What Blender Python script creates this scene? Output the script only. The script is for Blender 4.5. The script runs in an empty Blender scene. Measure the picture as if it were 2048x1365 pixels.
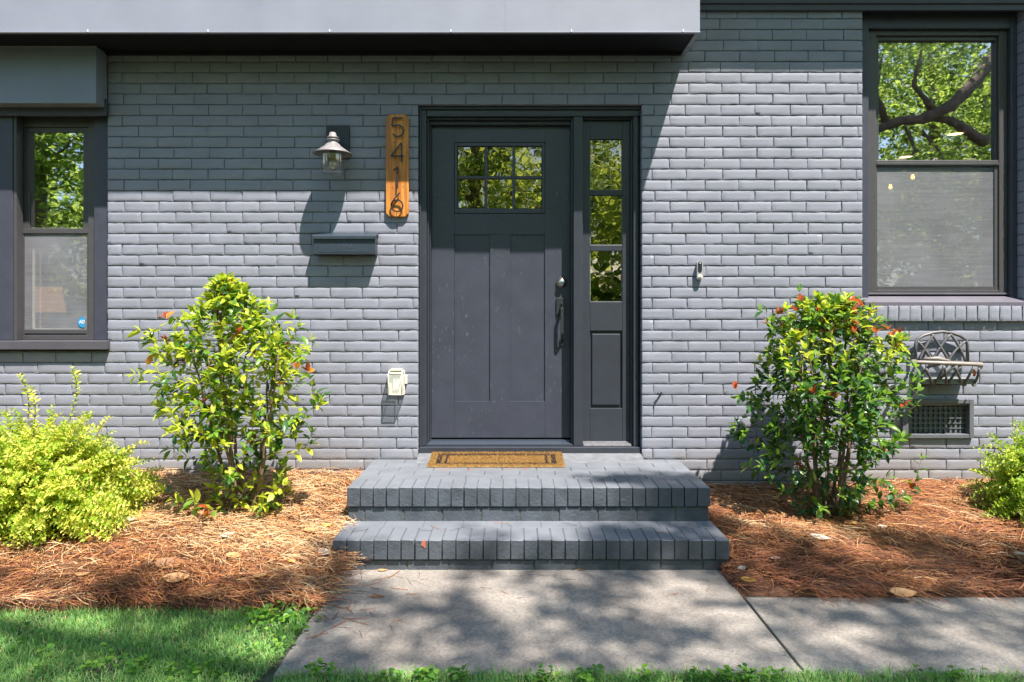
import bpy, bmesh, math, random
import numpy as np
from mathutils import Vector, Matrix, noise
R = math.radians
random.seed(5); rng = np.random.default_rng(5)
scene = bpy.context.scene
C = scene.collection

# ------------------------------------------------------------------ camera, world, sun, exposure
F, D, CZ, HY = 1381.0, 4.35, 1.26, 620.0          # focal length in photo pixels, distance to wall, eye height
cam_d = bpy.data.cameras.new('camera'); cam = bpy.data.objects.new('camera', cam_d); C.objects.link(cam)
cam.location = (0, -D, CZ); cam.rotation_euler = (R(90), 0, 0)
cam_d.sensor_width = 36; cam_d.lens = F / 2048 * 36; cam_d.shift_y = -(682.5 - HY) / 2048
cam_d.clip_start = 0.05; cam_d.clip_end = 500
scene.camera = cam
SUN = Vector((0.26, -0.36, 0.855)).normalized()
w = bpy.data.worlds.new('World'); scene.world = w; w.use_nodes = True
nt = w.node_tree
sky = nt.nodes.new('ShaderNodeTexSky'); sky.sky_type = 'NISHITA'; sky.sun_disc = False
sky.sun_elevation = math.asin(SUN.z); sky.sun_rotation = math.atan2(SUN.x, SUN.y)
sky.dust_density = .6; sky.ozone_density = 2.2; sky.altitude = 200
nt.links.new(sky.outputs[0], nt.nodes['Background'].inputs[0]); nt.nodes['Background'].inputs[1].default_value = 0.12
sd = bpy.data.lights.new('sun', 'SUN'); sd.energy = 4.9; sd.angle = R(0.53); sd.color = (1, 0.945, 0.875)
so = bpy.data.objects.new('sun', sd); C.objects.link(so); so.location = SUN * 30
so.rotation_euler = SUN.to_track_quat('Z', 'Y').to_euler()
scene.view_settings.view_transform = 'Standard'; scene.view_settings.look = 'None'
scene.view_settings.exposure = 1.26; scene.view_settings.gamma = 1
scene.render.engine = 'CYCLES'; scene.cycles.max_bounces = 7; scene.cycles.transparent_max_bounces = 12
scene.cycles.caustics_reflective = False; scene.cycles.caustics_refractive = False

# ------------------------------------------------------------------ helpers
def W(px, py, Y=0.0):
    d = D + Y
    return Vector(((px - 1024) / F * d, Y, CZ + (HY - py) / F * d))
def XX(px, Y=0.0): return (px - 1024) / F * (D + Y)
def ZZ(py, Y=0.0): return CZ + (HY - py) / F * (D + Y)

ORI = {}
class MB:
    def __init__(s): s.v = []; s.f = []; s.m = []; s.sm = []
    def add(s, vs, fs, mi=0, smooth=False):
        o = len(s.v); s.v += [tuple(v) for v in vs]; s.f += [tuple(i + o for i in f) for f in fs]
        s.m += [mi] * len(fs); s.sm += [smooth] * len(fs)
        return s
    def box(s, x0, x1, y0, y1, z0, z1, mi=0, bev=0.0):
        if x0 > x1: x0, x1 = x1, x0
        if y0 > y1: y0, y1 = y1, y0
        if z0 > z1: z0, z1 = z1, z0
        if bev <= 0:
            vs = [(x, y, z) for x in (x0, x1) for y in (y0, y1) for z in (z0, z1)]
            s.add(vs, [(0, 1, 3, 2), (4, 6, 7, 5), (0, 4, 5, 1), (2, 3, 7, 6), (0, 2, 6, 4), (1, 5, 7, 3)], mi)
        else:
            bm = bmesh.new(); bmesh.ops.create_cube(bm, size=1)
            for v in bm.verts:
                v.co = Vector((x0 if v.co.x < 0 else x1, y0 if v.co.y < 0 else y1, z0 if v.co.z < 0 else z1))
            b = min(bev, (x1 - x0) * .45, (y1 - y0) * .45, (z1 - z0) * .45)
            bmesh.ops.bevel(bm, geom=bm.edges[:], offset=b, segments=2, affect='EDGES', profile=.5)
            s.bm(bm, mi)
        return s
    def bm(s, bm, mi=0, smooth=False):
        bm.verts.index_update()
        s.add([v.co.copy() for v in bm.verts], [[v.index for v in f.verts] for f in bm.faces], mi, smooth); bm.free()
        return s
    def tube(s, pts, rad, n=8, mi=0, cap=True, sx=1.0, smooth=True):
        pts = [Vector(p) for p in pts]; k = len(pts)
        rads = rad if isinstance(rad, (list, tuple)) else [rad] * k
        vs = []; up = None
        for i, p in enumerate(pts):
            t = (pts[min(i + 1, k - 1)] - pts[max(i - 1, 0)]).normalized()
            if up is None: up = Vector((0, 0, 1)) if abs(t.z) < .9 else Vector((0, 1, 0))
            a = t.cross(up)
            if a.length < 1e-5: a = t.orthogonal()
            a.normalize(); b = a.cross(t).normalized(); up = b
            for j in range(n):
                th = 2 * math.pi * j / n
                vs.append(p + a * math.cos(th) * rads[i] * sx + b * math.sin(th) * rads[i])
        fs = [(i * n + j, i * n + (j + 1) % n, (i + 1) * n + (j + 1) % n, (i + 1) * n + j) for i in range(k - 1) for j in range(n)]
        if cap: fs += [tuple(range(n))[::-1], tuple((k - 1) * n + j for j in range(n))]
        s.add(vs, fs, mi, smooth); return s
    def lathe(s, prof, c, n=32, mi=0, axis='z', smooth=True):
        vs = []; k = len(prof); c = Vector(c)
        for r, h in prof:
            for j in range(n):
                th = 2 * math.pi * j / n; a, b = r * math.cos(th), r * math.sin(th)
                vs.append(c + (Vector((a, b, h)) if axis == 'z' else Vector((a, -h, b))))
        fs = [(i * n + j, i * n + (j + 1) % n, (i + 1) * n + (j + 1) % n, (i + 1) * n + j) for i in range(k - 1) for j in range(n)]
        s.add(vs, fs, mi, smooth); return s
    def prism(s, poly, y0, y1, mi=0):       # polygon in x,z, extruded along y
        n = len(poly)
        s.add([(x, y0, z) for x, z in poly] + [(x, y1, z) for x, z in poly],
              [tuple(range(n)), tuple(range(2 * n - 1, n - 1, -1))] + [(i, i + n, (i + 1) % n + n, (i + 1) % n) for i in range(n)], mi); return s
    def prismx(s, poly, x0, x1, mi=0):      # polygon in y,z, extruded along x
        n = len(poly)
        s.add([(x0, y, z) for y, z in poly] + [(x1, y, z) for y, z in poly],
              [tuple(range(n)), tuple(range(2 * n - 1, n - 1, -1))] + [(i, i + n, (i + 1) % n + n, (i + 1) % n) for i in range(n)], mi); return s
    def build(s, name, mats, parent=None, origin=None, fix=True):
        o = ORI[parent.name] if parent else Vector(origin or (0, 0, 0))
        me = bpy.data.meshes.new(name)
        me.from_pydata([(v[0] - o.x, v[1] - o.y, v[2] - o.z) for v in s.v], [], s.f)
        for m in (mats if isinstance(mats, (list, tuple)) else [mats]): me.materials.append(m)
        me.polygons.foreach_set('material_index', s.m); me.polygons.foreach_set('use_smooth', s.sm)
        if fix:
            bm = bmesh.new(); bm.from_mesh(me); bmesh.ops.recalc_face_normals(bm, faces=bm.faces); bm.to_mesh(me); bm.free()
        return link(name, me, parent, o)
def link(name, me, parent, o):
    ob = bpy.data.objects.new(name, me); C.objects.link(ob)
    if parent: ob.parent = parent
    else: ob.location = o
    ORI[ob.name] = Vector(o)
    return ob
def npmesh(name, V, Fc, mats, mi=None, parent=None, origin=(0, 0, 0), smooth=True):
    o = ORI[parent.name] if parent else Vector(origin)
    V = np.asarray(V, dtype=np.float32) - np.array(o, dtype=np.float32); k = Fc.shape[1]
    me = bpy.data.meshes.new(name)
    me.vertices.add(len(V)); me.vertices.foreach_set('co', V.ravel())
    me.loops.add(Fc.size); me.loops.foreach_set('vertex_index', Fc.ravel().astype(np.int32))
    me.polygons.add(len(Fc)); me.polygons.foreach_set('loop_start', np.arange(0, Fc.size, k, dtype=np.int32))
    for m in (mats if isinstance(mats, (list, tuple)) else [mats]): me.materials.append(m)
    if mi is not None: me.polygons.foreach_set('material_index', mi.astype(np.int32))
    me.polygons.foreach_set('use_smooth', np.full(len(Fc), smooth))
    me.update(calc_edges=True); me.validate()
    return link(name, me, parent, o)
def tag(o, label=None, cat=None, group=None, kind=None):
    if label: o['label'] = label
    if cat: o['category'] = cat
    if group: o['group'] = group
    if kind: o['kind'] = kind
    return o
def thing(name, label, cat, loc, group=None):
    o = bpy.data.objects.new(name, None); C.objects.link(o); o.location = loc; o.empty_display_size = .1
    ORI[o.name] = Vector(loc); tag(o, label, cat, group); return o
def text_mb(txt, size, depth, x, y, z, sx=1.0, bold=0.0):    # upright writing facing -y, centred on x, z
    cu = bpy.data.curves.new('writing', 'FONT'); cu.body = txt; cu.size = size; cu.extrude = depth; cu.offset = bold
    cu.align_x = 'CENTER'; cu.align_y = 'CENTER'; cu.resolution_u = 4
    ob = bpy.data.objects.new('writing', cu); C.objects.link(ob); bpy.context.view_layer.update()
    me = bpy.data.meshes.new_from_object(ob.evaluated_get(bpy.context.evaluated_depsgraph_get()))
    C.objects.unlink(ob); bpy.data.objects.remove(ob)
    mb = MB(); mb.add([(x + v.co.x * sx, y - v.co.z, z + v.co.y) for v in me.vertices], [list(p.vertices) for p in me.polygons])
    return mb

# ------------------------------------------------------------------ materials
def nd(m, t, **k):
    n = m.node_tree.nodes.new(t)
    for a, b in k.items():
        if a.startswith('i_'): n.inputs[int(a[2:])].default_value = b
        else: setattr(n, a, b)
    return n
def mat(name, col, rough=.6, metal=0, var=.0, vscale=8, bump=0, bscale=80, bdist=.002, col2=None, stretch=(1, 1, 1), coat=0, detail=5, c2lo=.45, c2hi=.7, spec=.5):
    m = bpy.data.materials.new(name); m.use_nodes = True; N = m.node_tree.nodes; L = m.node_tree.links
    b = N['Principled BSDF']; b.inputs['Base Color'].default_value = (*col, 1); b.inputs['Roughness'].default_value = rough
    b.inputs['Metallic'].default_value = metal; b.inputs['Specular IOR Level'].default_value = spec
    if coat: b.inputs['Coat Weight'].default_value = coat; b.inputs['Coat Roughness'].default_value = .25
    tc = nd(m, 'ShaderNodeTexCoord'); mp = nd(m, 'ShaderNodeMapping'); mp.inputs['Scale'].default_value = stretch
    L.new(tc.outputs['Object'], mp.inputs['Vector'])
    last = None
    if var or col2:
        n = nd(m, 'ShaderNodeTexNoise'); n.inputs['Scale'].default_value = vscale; n.inputs['Detail'].default_value = detail
        L.new(mp.outputs[0], n.inputs['Vector'])
        r = nd(m, 'ShaderNodeValToRGB'); r.color_ramp.elements[0].position = .3 if not col2 else c2lo; r.color_ramp.elements[1].position = .72 if not col2 else c2hi
        a = tuple(c * (1 - var) for c in col); c = tuple(min(1, c * (1 + var)) for c in (col2 or col))
        r.color_ramp.elements[0].color = (*a, 1); r.color_ramp.elements[1].color = (*c, 1)
        L.new(n.outputs[0], r.inputs[0]); L.new(r.outputs[0], b.inputs['Base Color'])
    if bump:
        n2 = nd(m, 'ShaderNodeTexNoise'); n2.inputs['Scale'].default_value = bscale; n2.inputs['Detail'].default_value = 6
        L.new(mp.outputs[0], n2.inputs['Vector'])
        bp = nd(m, 'ShaderNodeBump'); bp.inputs['Strength'].default_value = bump; bp.inputs['Distance'].default_value = bdist
        L.new(n2.outputs[0], bp.inputs['Height']); L.new(bp.outputs[0], b.inputs['Normal'])
    return m
def leafmat(name, col, trans, rough=.4, var=.25, tw=.45):
    m = bpy.data.materials.new(name); m.use_nodes = True; N = m.node_tree.nodes; L = m.node_tree.links
    b = N['Principled BSDF']; b.inputs['Roughness'].default_value = rough; b.inputs['Specular IOR Level'].default_value = .4
    n = nd(m, 'ShaderNodeTexNoise'); n.inputs['Scale'].default_value = 23; tc = nd(m, 'ShaderNodeTexCoord'); L.new(tc.outputs['Object'], n.inputs['Vector'])
    r = nd(m, 'ShaderNodeValToRGB'); r.color_ramp.elements[0].position = .35; r.color_ramp.elements[1].position = .65
    r.color_ramp.elements[0].color = (*[c * (1 - var) for c in col], 1); r.color_ramp.elements[1].color = (*[min(1, c * (1 + var)) for c in col], 1)
    L.new(n.outputs[0], r.inputs[0]); L.new(r.outputs[0], b.inputs['Base Color'])
    t = nd(m, 'ShaderNodeBsdfTranslucent'); t.inputs[0].default_value = (*trans, 1)
    mx = nd(m, 'ShaderNodeMixShader'); mx.inputs[0].default_value = tw
    L.new(b.outputs[0], mx.inputs[1]); L.new(t.outputs[0], mx.inputs[2]); L.new(mx.outputs[0], N['Material Output'].inputs[0])
    return m
def glassmat(name, refl, tint, wave=.0, tr=1.0):
    m = bpy.data.materials.new(name); m.use_nodes = True; N = m.node_tree.nodes; L = m.node_tree.links
    N.remove(N['Principled BSDF'])
    g = nd(m, 'ShaderNodeBsdfGlossy'); g.inputs['Roughness'].default_value = .012; g.inputs['Color'].default_value = (*tint, 1)
    t = nd(m, 'ShaderNodeBsdfTransparent'); t.inputs[0].default_value = (tr, tr, tr * .97, 1)
    mx = nd(m, 'ShaderNodeMixShader'); mx.inputs[0].default_value = refl
    L.new(t.outputs[0], mx.inputs[1]); L.new(g.outputs[0], mx.inputs[2]); L.new(mx.outputs[0], N['Material Output'].inputs[0])
    if wave:
        n = nd(m, 'ShaderNodeTexNoise'); n.inputs['Scale'].default_value = 7; tc = nd(m, 'ShaderNodeTexCoord'); L.new(tc.outputs['Object'], n.inputs['Vector'])
        bp = nd(m, 'ShaderNodeBump'); bp.inputs['Strength'].default_value = wave; bp.inputs['Distance'].default_value = .01
        L.new(n.outputs[0], bp.inputs['Height']); L.new(bp.outputs[0], g.inputs['Normal'])
    return m
def emis(name, col, st):
    m = bpy.data.materials.new(name); m.use_nodes = True; N = m.node_tree.nodes
    b = N['Principled BSDF']; b.inputs['Base Color'].default_value = (*col, 1); b.inputs['Emission Color'].default_value = (*col, 1); b.inputs['Emission Strength'].default_value = st
    return m

BRICK = mat('painted_brick', (.243, .249, .295), .75, var=.10, vscale=7, bump=.45, bscale=120, bdist=.003, stretch=(.6, 1, 1.3))
MORTAR = mat('painted_mortar', (.15, .16, .19), .8, var=.2, vscale=30, bump=.8, bscale=90, bdist=.004)
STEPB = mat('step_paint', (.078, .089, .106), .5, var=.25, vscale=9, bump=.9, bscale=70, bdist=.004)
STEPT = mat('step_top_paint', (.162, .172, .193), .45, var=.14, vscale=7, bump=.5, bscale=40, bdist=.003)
STEPJ = mat('step_joint', (.10, .115, .14), .8)
STEPM = mat('step_mortar', (.085, .09, .09), .85, col2=(.10, .12, .04), vscale=9, bump=.8, bscale=90, bdist=.004, c2lo=.55, c2hi=.72)
RED = mat('bare_red_brick', (.45, .14, .08), .8, var=.2, vscale=60)
TRIM = mat('dark_trim_paint', (.050, .052, .074), .45, var=.12, vscale=12, bump=.25, bscale=50, bdist=.002)
DTRIM = mat('door_frame_paint', (.036, .040, .052), .38, var=.08, vscale=14, bump=.2, bscale=45, bdist=.0015)
VINYL = mat('bronze_vinyl', (.068, .064, .068), .4, var=.08, vscale=20)
FASCIA = mat('fascia_paint', (.27, .28, .335), .5, var=.09, vscale=3, bump=.15, bscale=30, bdist=.003)
BOXP = mat('bay_header_paint', (.22, .24, .30), .5, var=.05, vscale=4, bump=.1, bscale=20, bdist=.002)
SOFF = mat('soffit_black', (.012, .012, .015), .6, var=.3, vscale=6, spec=.15)
def grime(m, z0, h, col, zofs=0):      # dust splashed up from the ground
    N = m.node_tree.nodes; L = m.node_tree.links; b = N['Principled BSDF']; src = b.inputs['Base Color'].links[0].from_socket
    tc = nd(m, 'ShaderNodeTexCoord'); sp = nd(m, 'ShaderNodeSeparateXYZ'); L.new(tc.outputs['Object'], sp.inputs[0])
    n = nd(m, 'ShaderNodeTexNoise'); n.inputs['Scale'].default_value = 9; n.inputs['Detail'].default_value = 6; L.new(tc.outputs['Object'], n.inputs[0])
    ma = nd(m, 'ShaderNodeMath', operation='MULTIPLY_ADD'); ma.inputs[1].default_value = -.35; L.new(n.outputs[0], ma.inputs[0]); L.new(sp.outputs[2], ma.inputs[2])
    mr = nd(m, 'ShaderNodeMapRange'); mr.inputs[1].default_value = z0 - .17; mr.inputs[2].default_value = z0 + h - .17; mr.inputs[3].default_value = .55; mr.inputs[4].default_value = 0
    L.new(ma.outputs[0], mr.inputs[0]); mx = nd(m, 'ShaderNodeMixRGB'); mx.inputs[2].default_value = (*col, 1)
    L.new(mr.outputs[0], mx.inputs[0]); L.new(src, mx.inputs[1]); L.new(mx.outputs[0], b.inputs['Base Color'])
grime(BRICK, .12, .30, (.30, .25, .20))
# door paint: fine scratches and scuffs low down
DOORM = mat('door_paint', (.050, .054, .074), .36, var=.10, vscale=9, bump=.12, bscale=35, bdist=.002)
def scuffs(m, zmid):
    N = m.node_tree.nodes; L = m.node_tree.links; b = N['Principled BSDF']
    src = b.inputs['Base Color'].links[0].from_socket
    tc = nd(m, 'ShaderNodeTexCoord'); mp = nd(m, 'ShaderNodeMapping'); mp.inputs['Scale'].default_value = (60, 1, 26); mp.inputs['Rotation'].default_value = (0, .5, 0)
    L.new(tc.outputs['Object'], mp.inputs[0])
    n = nd(m, 'ShaderNodeTexNoise'); n.inputs['Scale'].default_value = 1.0; n.inputs['Detail'].default_value = 3; L.new(mp.outputs[0], n.inputs[0])
    r = nd(m, 'ShaderNodeValToRGB'); r.color_ramp.elements[0].position = .61; r.color_ramp.elements[1].position = .9; L.new(n.outputs[0], r.inputs[0])
    n3 = nd(m, 'ShaderNodeTexNoise'); n3.inputs['Scale'].default_value = 3.0; L.new(tc.outputs['Object'], n3.inputs[0])
    r3 = nd(m, 'ShaderNodeValToRGB'); r3.color_ramp.elements[0].position = .42; r3.color_ramp.elements[1].position = .62; L.new(n3.outputs[0], r3.inputs[0])
    mu = nd(m, 'ShaderNodeMath', operation='MULTIPLY'); L.new(r.outputs[0], mu.inputs[0]); L.new(r3.outputs[0], mu.inputs[1])
    mx = nd(m, 'ShaderNodeMixRGB'); mx.inputs[2].default_value = (.19, .19, .21, 1)
    L.new(mu.outputs[0], mx.inputs[0]); L.new(src, mx.inputs[1]); L.new(mx.outputs[0], b.inputs['Base Color'])
scuffs(DOORM, 0)
BLACK = mat('black_metal', (.03, .032, .04), .4, metal=.3)
IRON = mat('handle_iron', (.055, .055, .065), .35, metal=.5)
NICKEL = mat('satin_nickel', (.55, .50, .42), .3, metal=1)
GLASS = glassmat('window_glass', .54, (1, .96, .96), .02)
DGLASS = glassmat('door_glass', .36, (1, .80, .60), .06)
WOOD = mat('orange_wood', (.56, .19, .03), .5, var=.2, vscale=6, col2=(.72, .30, .05), stretch=(9, 9, .7), bump=.4, bscale=40, bdist=.002)
GALV = mat('weathered_grey_metal', (.25, .235, .235), .5, metal=.2, var=.15, vscale=25)
MAILM = mat('mailbox_paint', (.030, .042, .058), .4, var=.1, vscale=15, bump=.1)
CREAM = mat('cream_plastic', (.72, .68, .55), .4, var=.08, vscale=20)
WHITE = mat('white_plastic', (.75, .75, .74), .4)
LIGHTG = mat('light_grey_plastic', (.33, .33, .34), .4)
COIR = mat('coir', (.44, .25, .075), .95, var=.35, vscale=70, bump=1, bscale=250, bdist=.008)
COIRD = mat('dark_coir', (.045, .03, .028), .95, var=.3, vscale=70, bump=1, bscale=250, bdist=.008)
INT = mat('room_paint', (.45, .42, .36), .9, var=.03)
INTF = mat('room_floor', (.18, .10, .05), .5, var=.1)
BULB = emis('warm_bulb', (1, .50, .13), 4)
DISC = emis('warm_downlight', (1, .78, .42), 2.6)
SHADE = emis('lamp_shade_glow', (.60, .28, .11), .5)
STICK = mat('blue_sticker', (.03, .25, .50), .4)
BARK = mat('shrub_bark', (.20, .13, .085), .85, var=.3, vscale=60, bump=.5)
OBARK = mat('tree_bark', (.15, .11, .08), .9, var=.35, vscale=8, bump=1, bscale=20, bdist=.03)
SOIL = mat('mulch_soil', (.13, .055, .027), .95, var=.35, vscale=30, bump=1, bscale=60, bdist=.02)
LAWNG = mat('lawn_soil', (.05, .055, .035), .95, col2=(.07, .085, .05), vscale=12, bump=1, bscale=40, bdist=.02)  # colour darkened to stand in for tree shade and cut green bounce

def concrete():
    m = mat('concrete', (.285, .255, .222), .85, var=.16, vscale=3.2, bump=.35, bscale=170, bdist=.003)
    N = m.node_tree.nodes; L = m.node_tree.links; b = N['Principled BSDF']; src = b.inputs['Base Color'].links[0].from_socket
    tc = nd(m, 'ShaderNodeTexCoord'); v = nd(m, 'ShaderNodeTexVoronoi'); v.inputs['Scale'].default_value = 110; L.new(tc.outputs['Object'], v.inputs['Vector'])
    r = nd(m, 'ShaderNodeValToRGB'); cr = r.color_ramp; cr.elements[0].color = (.55, .52, .5, 1); cr.elements[1].color = (1.3, 1.3, 1.3, 1); cr.elements[0].position = .1; cr.elements[1].position = .9
    L.new(v.outputs['Color'], r.inputs[0])
    mx = nd(m, 'ShaderNodeMixRGB', blend_type='MULTIPLY'); mx.inputs[0].default_value = .5
    L.new(src, mx.inputs[1]); L.new(r.outputs[0], mx.inputs[2])
    n = nd(m, 'ShaderNodeTexNoise'); n.inputs['Scale'].default_value = 1.3; n.inputs['Detail'].default_value = 8; L.new(tc.outputs['Object'], n.inputs[0])
    r2 = nd(m, 'ShaderNodeValToRGB'); r2.color_ramp.elements[0].position = .35; r2.color_ramp.elements[1].position = .65
    r2.color_ramp.elements[0].color = (.72, .70, .70, 1); r2.color_ramp.elements[1].color = (1.1, 1.1, 1.1, 1); L.new(n.outputs[0], r2.inputs[0])
    m2 = nd(m, 'ShaderNodeMixRGB', blend_type='MULTIPLY'); m2.inputs[0].default_value = .8; L.new(mx.outputs[0], m2.inputs[1]); L.new(r2.outputs[0], m2.inputs[2])
    L.new(m2.outputs[0], b.inputs['Base Color']); return m
CONC = concrete()
def screenmat():
    m = bpy.data.materials.new('insect_screen'); m.use_nodes = True; N = m.node_tree.nodes; L = m.node_tree.links
    b = N['Principled BSDF']; b.inputs['Base Color'].default_value = (.25, .25, .275, 1); b.inputs['Roughness'].default_value = .7
    t = nd(m, 'ShaderNodeBsdfTransparent'); mx = nd(m, 'ShaderNodeMixShader')
    tc = nd(m, 'ShaderNodeTexCoord'); n = nd(m, 'ShaderNodeTexNoise'); n.inputs['Scale'].default_value = 3.5; n.inputs['Detail'].default_value = 4; L.new(tc.outputs['Object'], n.inputs[0])
    mp = nd(m, 'ShaderNodeMapping'); mp.inputs['Scale'].default_value = (4, 1, 60); L.new(tc.outputs['Object'], mp.inputs[0])
    n2 = nd(m, 'ShaderNodeTexNoise'); n2.inputs['Scale'].default_value = 1; L.new(mp.outputs[0], n2.inputs[0])
    ad = nd(m, 'ShaderNodeMath', operation='MULTIPLY_ADD'); ad.inputs[1].default_value = 1.6; L.new(n.outputs[0], ad.inputs[0]); L.new(n2.outputs[0], ad.inputs[2])
    mr = nd(m, 'ShaderNodeMapRange'); mr.inputs[1].default_value = .9; mr.inputs[2].default_value = 1.75; mr.inputs[3].default_value = .68; mr.inputs[4].default_value = .46
    L.new(ad.outputs[0], mr.inputs[0]); L.new(mr.outputs[0], mx.inputs[0])
    L.new(t.outputs[0], mx.inputs[1]); L.new(b.outputs[0], mx.inputs[2]); L.new(mx.outputs[0], N['Material Output'].inputs[0]); return m
SCREEN = screenmat()

# ------------------------------------------------------------------ ground, walk, bed
def nz(x, y, s=1.0, o=0.0): return noise.noise(Vector((x * s + o, y * s - o, o)))
def bedz(x, y):
    yy = max(-1.7, min(0.1, y))
    if x < 0: z = .035 + .20 * max(0, 1 + yy / 1.42)
    else: z = .012 + .135 * max(0, 1 + yy / 1.3) + .03 * max(0, min(1, (x - 1.7))) * max(0, 1 + yy / 1.3)
    return z + .022 * nz(x, y, 2.2, 3) + .010 * nz(x, y, 7, 1)
def bed_edge(x): return (-1.44 + .05 * nz(x, 0, 1.6, 7)) if x < 0 else (-1.31 + .012 * nz(x, 0, 3, 7))

n = 60
gx = np.concatenate([-np.geomspace(300, 5, 12), np.linspace(-4.6, 4.6, n), np.geomspace(5, 300, 12)])
gy = np.concatenate([-np.geomspace(300, 5, 14), np.linspace(-4.6, -.9, 20), [0.2, 5, 20, 60, 300]])
mb = MB(); vs = [(x, y, -.012 + .006 * nz(x, y, 3)) for y in gy for x in gx]; nx = len(gx)
mb.add(vs, [(j * nx + i, j * nx + i + 1, (j + 1) * nx + i + 1, (j + 1) * nx + i) for j in range(len(gy) - 1) for i in range(nx - 1)], 0, True)
# keep the lawn sheet under the beds and the walk
mb.v = [(x, y, (z if y < -1.2 else z - .03)) for x, y, z in mb.v]
tag(mb.build('ground', LAWNG), kind='structure')
def bedsheet(x0, x1):
    mb = MB(); nx = int((x1 - x0) / .06) + 1; ys = np.linspace(-1.5, .06, 40)
    xs = np.linspace(x0, x1, nx)
    vs = []
    for y in ys:
        for x in xs:
            e = bed_edge(x); z = bedz(x, y) - .012
            vs.append((x, max(y, e - .01) if y > ys[0] else e - .02, z if y > ys[0] else -.03))
    mb.add(vs, [(j * nx + i, j * nx + i + 1, (j + 1) * nx + i + 1, (j + 1) * nx + i) for j in range(39) for i in range(nx - 1)], 0, True)
    return mb
mb = bedsheet(-4.8, -.80); m2 = bedsheet(1.0, 4.8); mb.add(m2.v, m2.f, 0, True)
tag(mb.build('planting_bed_soil', SOIL), kind='structure')
mb = MB(); mb.box(-.825, 1.012, -1.965, -.98, -.1, .0, 0, .006); mb.box(1.024, 4.8, -1.965, -1.315, -.1, -.002, 0, .006)
mb.box(-.80, 4.7, -1.94, -1.33, -.1, -.02, 1)
tag(mb.build('concrete_walkway', [CONC, STEPM]), kind='structure')

# ------------------------------------------------------------------ house
house = thing('brick_house', 'house with charcoal painted brick front and dark trim', 'house', (0, .3, 0))
PY, PX = .0677, .2155          # course height and brick pitch
Z382 = ZZ(382)
OPEN = [  # x0,x1,z0,z1
    (-9, XX(215), ZZ(702), ZZ(60)),                # left window
    (XX(836), XX(1284), .20, ZZ(210)),             # door
    (XX(1725), 3.231, ZZ(641), ZZ(10)),            # right window
    (XX(1813), XX(1943), ZZ(876), ZZ(812)),        # vent
]
def brick_mesh(mb, x0, x1, z0, z1, face=0.0, rnd=random, dep=.014, sagx=0.0):
    j = lambda a: rnd.uniform(-a, a)
    L = x1 - x0
    xs = [x0, x0 + .0010, x0 + .003]; k = 5 if L > .1 else 2
    xs += [x0 + .003 + (L - .006) * (i + 1) / (k + 1) for i in range(k)] + [x1 - .003, x1 - .0010, x1]
    zs = [z0, z0 + .0010, z0 + .003, (z0 * 2 + z1) / 3, (z0 + 2 * z1) / 3, z1 - .003, z1 - .0010, z1]
    nxx, nzz = len(xs), 8
    off = j(.0012); tilt = j(.0018); tz = j(.0007)
    wob0 = [j(.0016) for _ in range(nxx)]; wob1 = [j(.0016) for _ in range(nxx)]
    wl = [j(.0018) for _ in range(nzz)]; wr = [j(.0018) for _ in range(nzz)]
    vs = []
    for a, z in enumerate(zs):
        ra = min(a, nzz - 1 - a)
        for b, x in enumerate(xs):
            r = min(ra, min(b, nxx - 1 - b))
            y = (dep, .0012, .0002)[min(r, 2)] + off + tilt * ((x - x0) / L - .5) + tz * ((z - z0) / (z1 - z0) - .5) * 2
            if r >= 2: y += j(.0005)
            dx = (wl[a] if b < 3 else 0) + (wr[a] if b > nxx - 4 else 0)
            dz = (wob0[b] if a < 3 else 0) + (wob1[b] if a > nzz - 4 else 0)
            vs.append((x + dx, face + y, z + dz))
    o = len(mb.f); mb.add(vs, [(a * nxx + b, a * nxx + b + 1, (a + 1) * nxx + b + 1, (a + 1) * nxx + b) for a in range(nzz - 1) for b in range(nxx - 1)], 0, True)
    for q in range(o, len(mb.f)):
        a, b = divmod(q - o, nxx - 1); mb.sm[q] = 1 < a < nzz - 3 and 1 < b < nxx - 3

rb = random.Random(3)
mb = MB()
XL, XR = -3.75, 4.6
k0, k1 = -9 - 8, 28
z = Z382
for k in range(-17, 29):                  # course index below the shadow joint
    zt = Z382 - k * PY; zb = zt - PY; zc = (zt + zb) / 2
    iv = [(XL, XR)]
    for (a, b, c, d) in OPEN:
        if c < zc < d:
            nv = []
            for (p, q) in iv:
                if b <= p or a >= q: nv.append((p, q)); continue
                if p < a: nv.append((p, a))
                if b < q: nv.append((b, q))
            iv = nv
    drift = rb.uniform(-.006, .006)
    base = XX(280.5 if k % 2 == 0 else 247.2) + drift
    if k % 2 == 0: base = XX(280.5) + drift
    for (p, q) in iv:
        js = []
        i = math.floor((p - base) / PX)
        while base + i * PX < q:
            x = base + i * PX + random.Random(k * 1000 + i).uniform(-.011, .011)
            if p + .03 < x < q - .03: js.append(x)
            i += 1
        ed = [p] + js + [q]
        for s in range(len(ed) - 1):
            g = rb.choice((rb.uniform(.0003, .0010), rb.uniform(.001, .0034), rb.uniform(.001, .003)))
            a = ed[s] + (g if s else 0); b = ed[s + 1] - (g if s < len(ed) - 2 else 0)
            gz = rb.uniform(.0020, .0034)
            brick_mesh(mb, a, b, zb + gz, zt - gz * .7, 0, rb)
            if s == 0 and p > XL: mb.box(a + .001, a + .04, .003, .15, zb + gz + .001, zt - gz - .001)
            if s == len(ed) - 2 and q < XR: mb.box(b - .04, b - .001, .003, .15, zb + gz + .001, zt - gz - .001)
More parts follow.
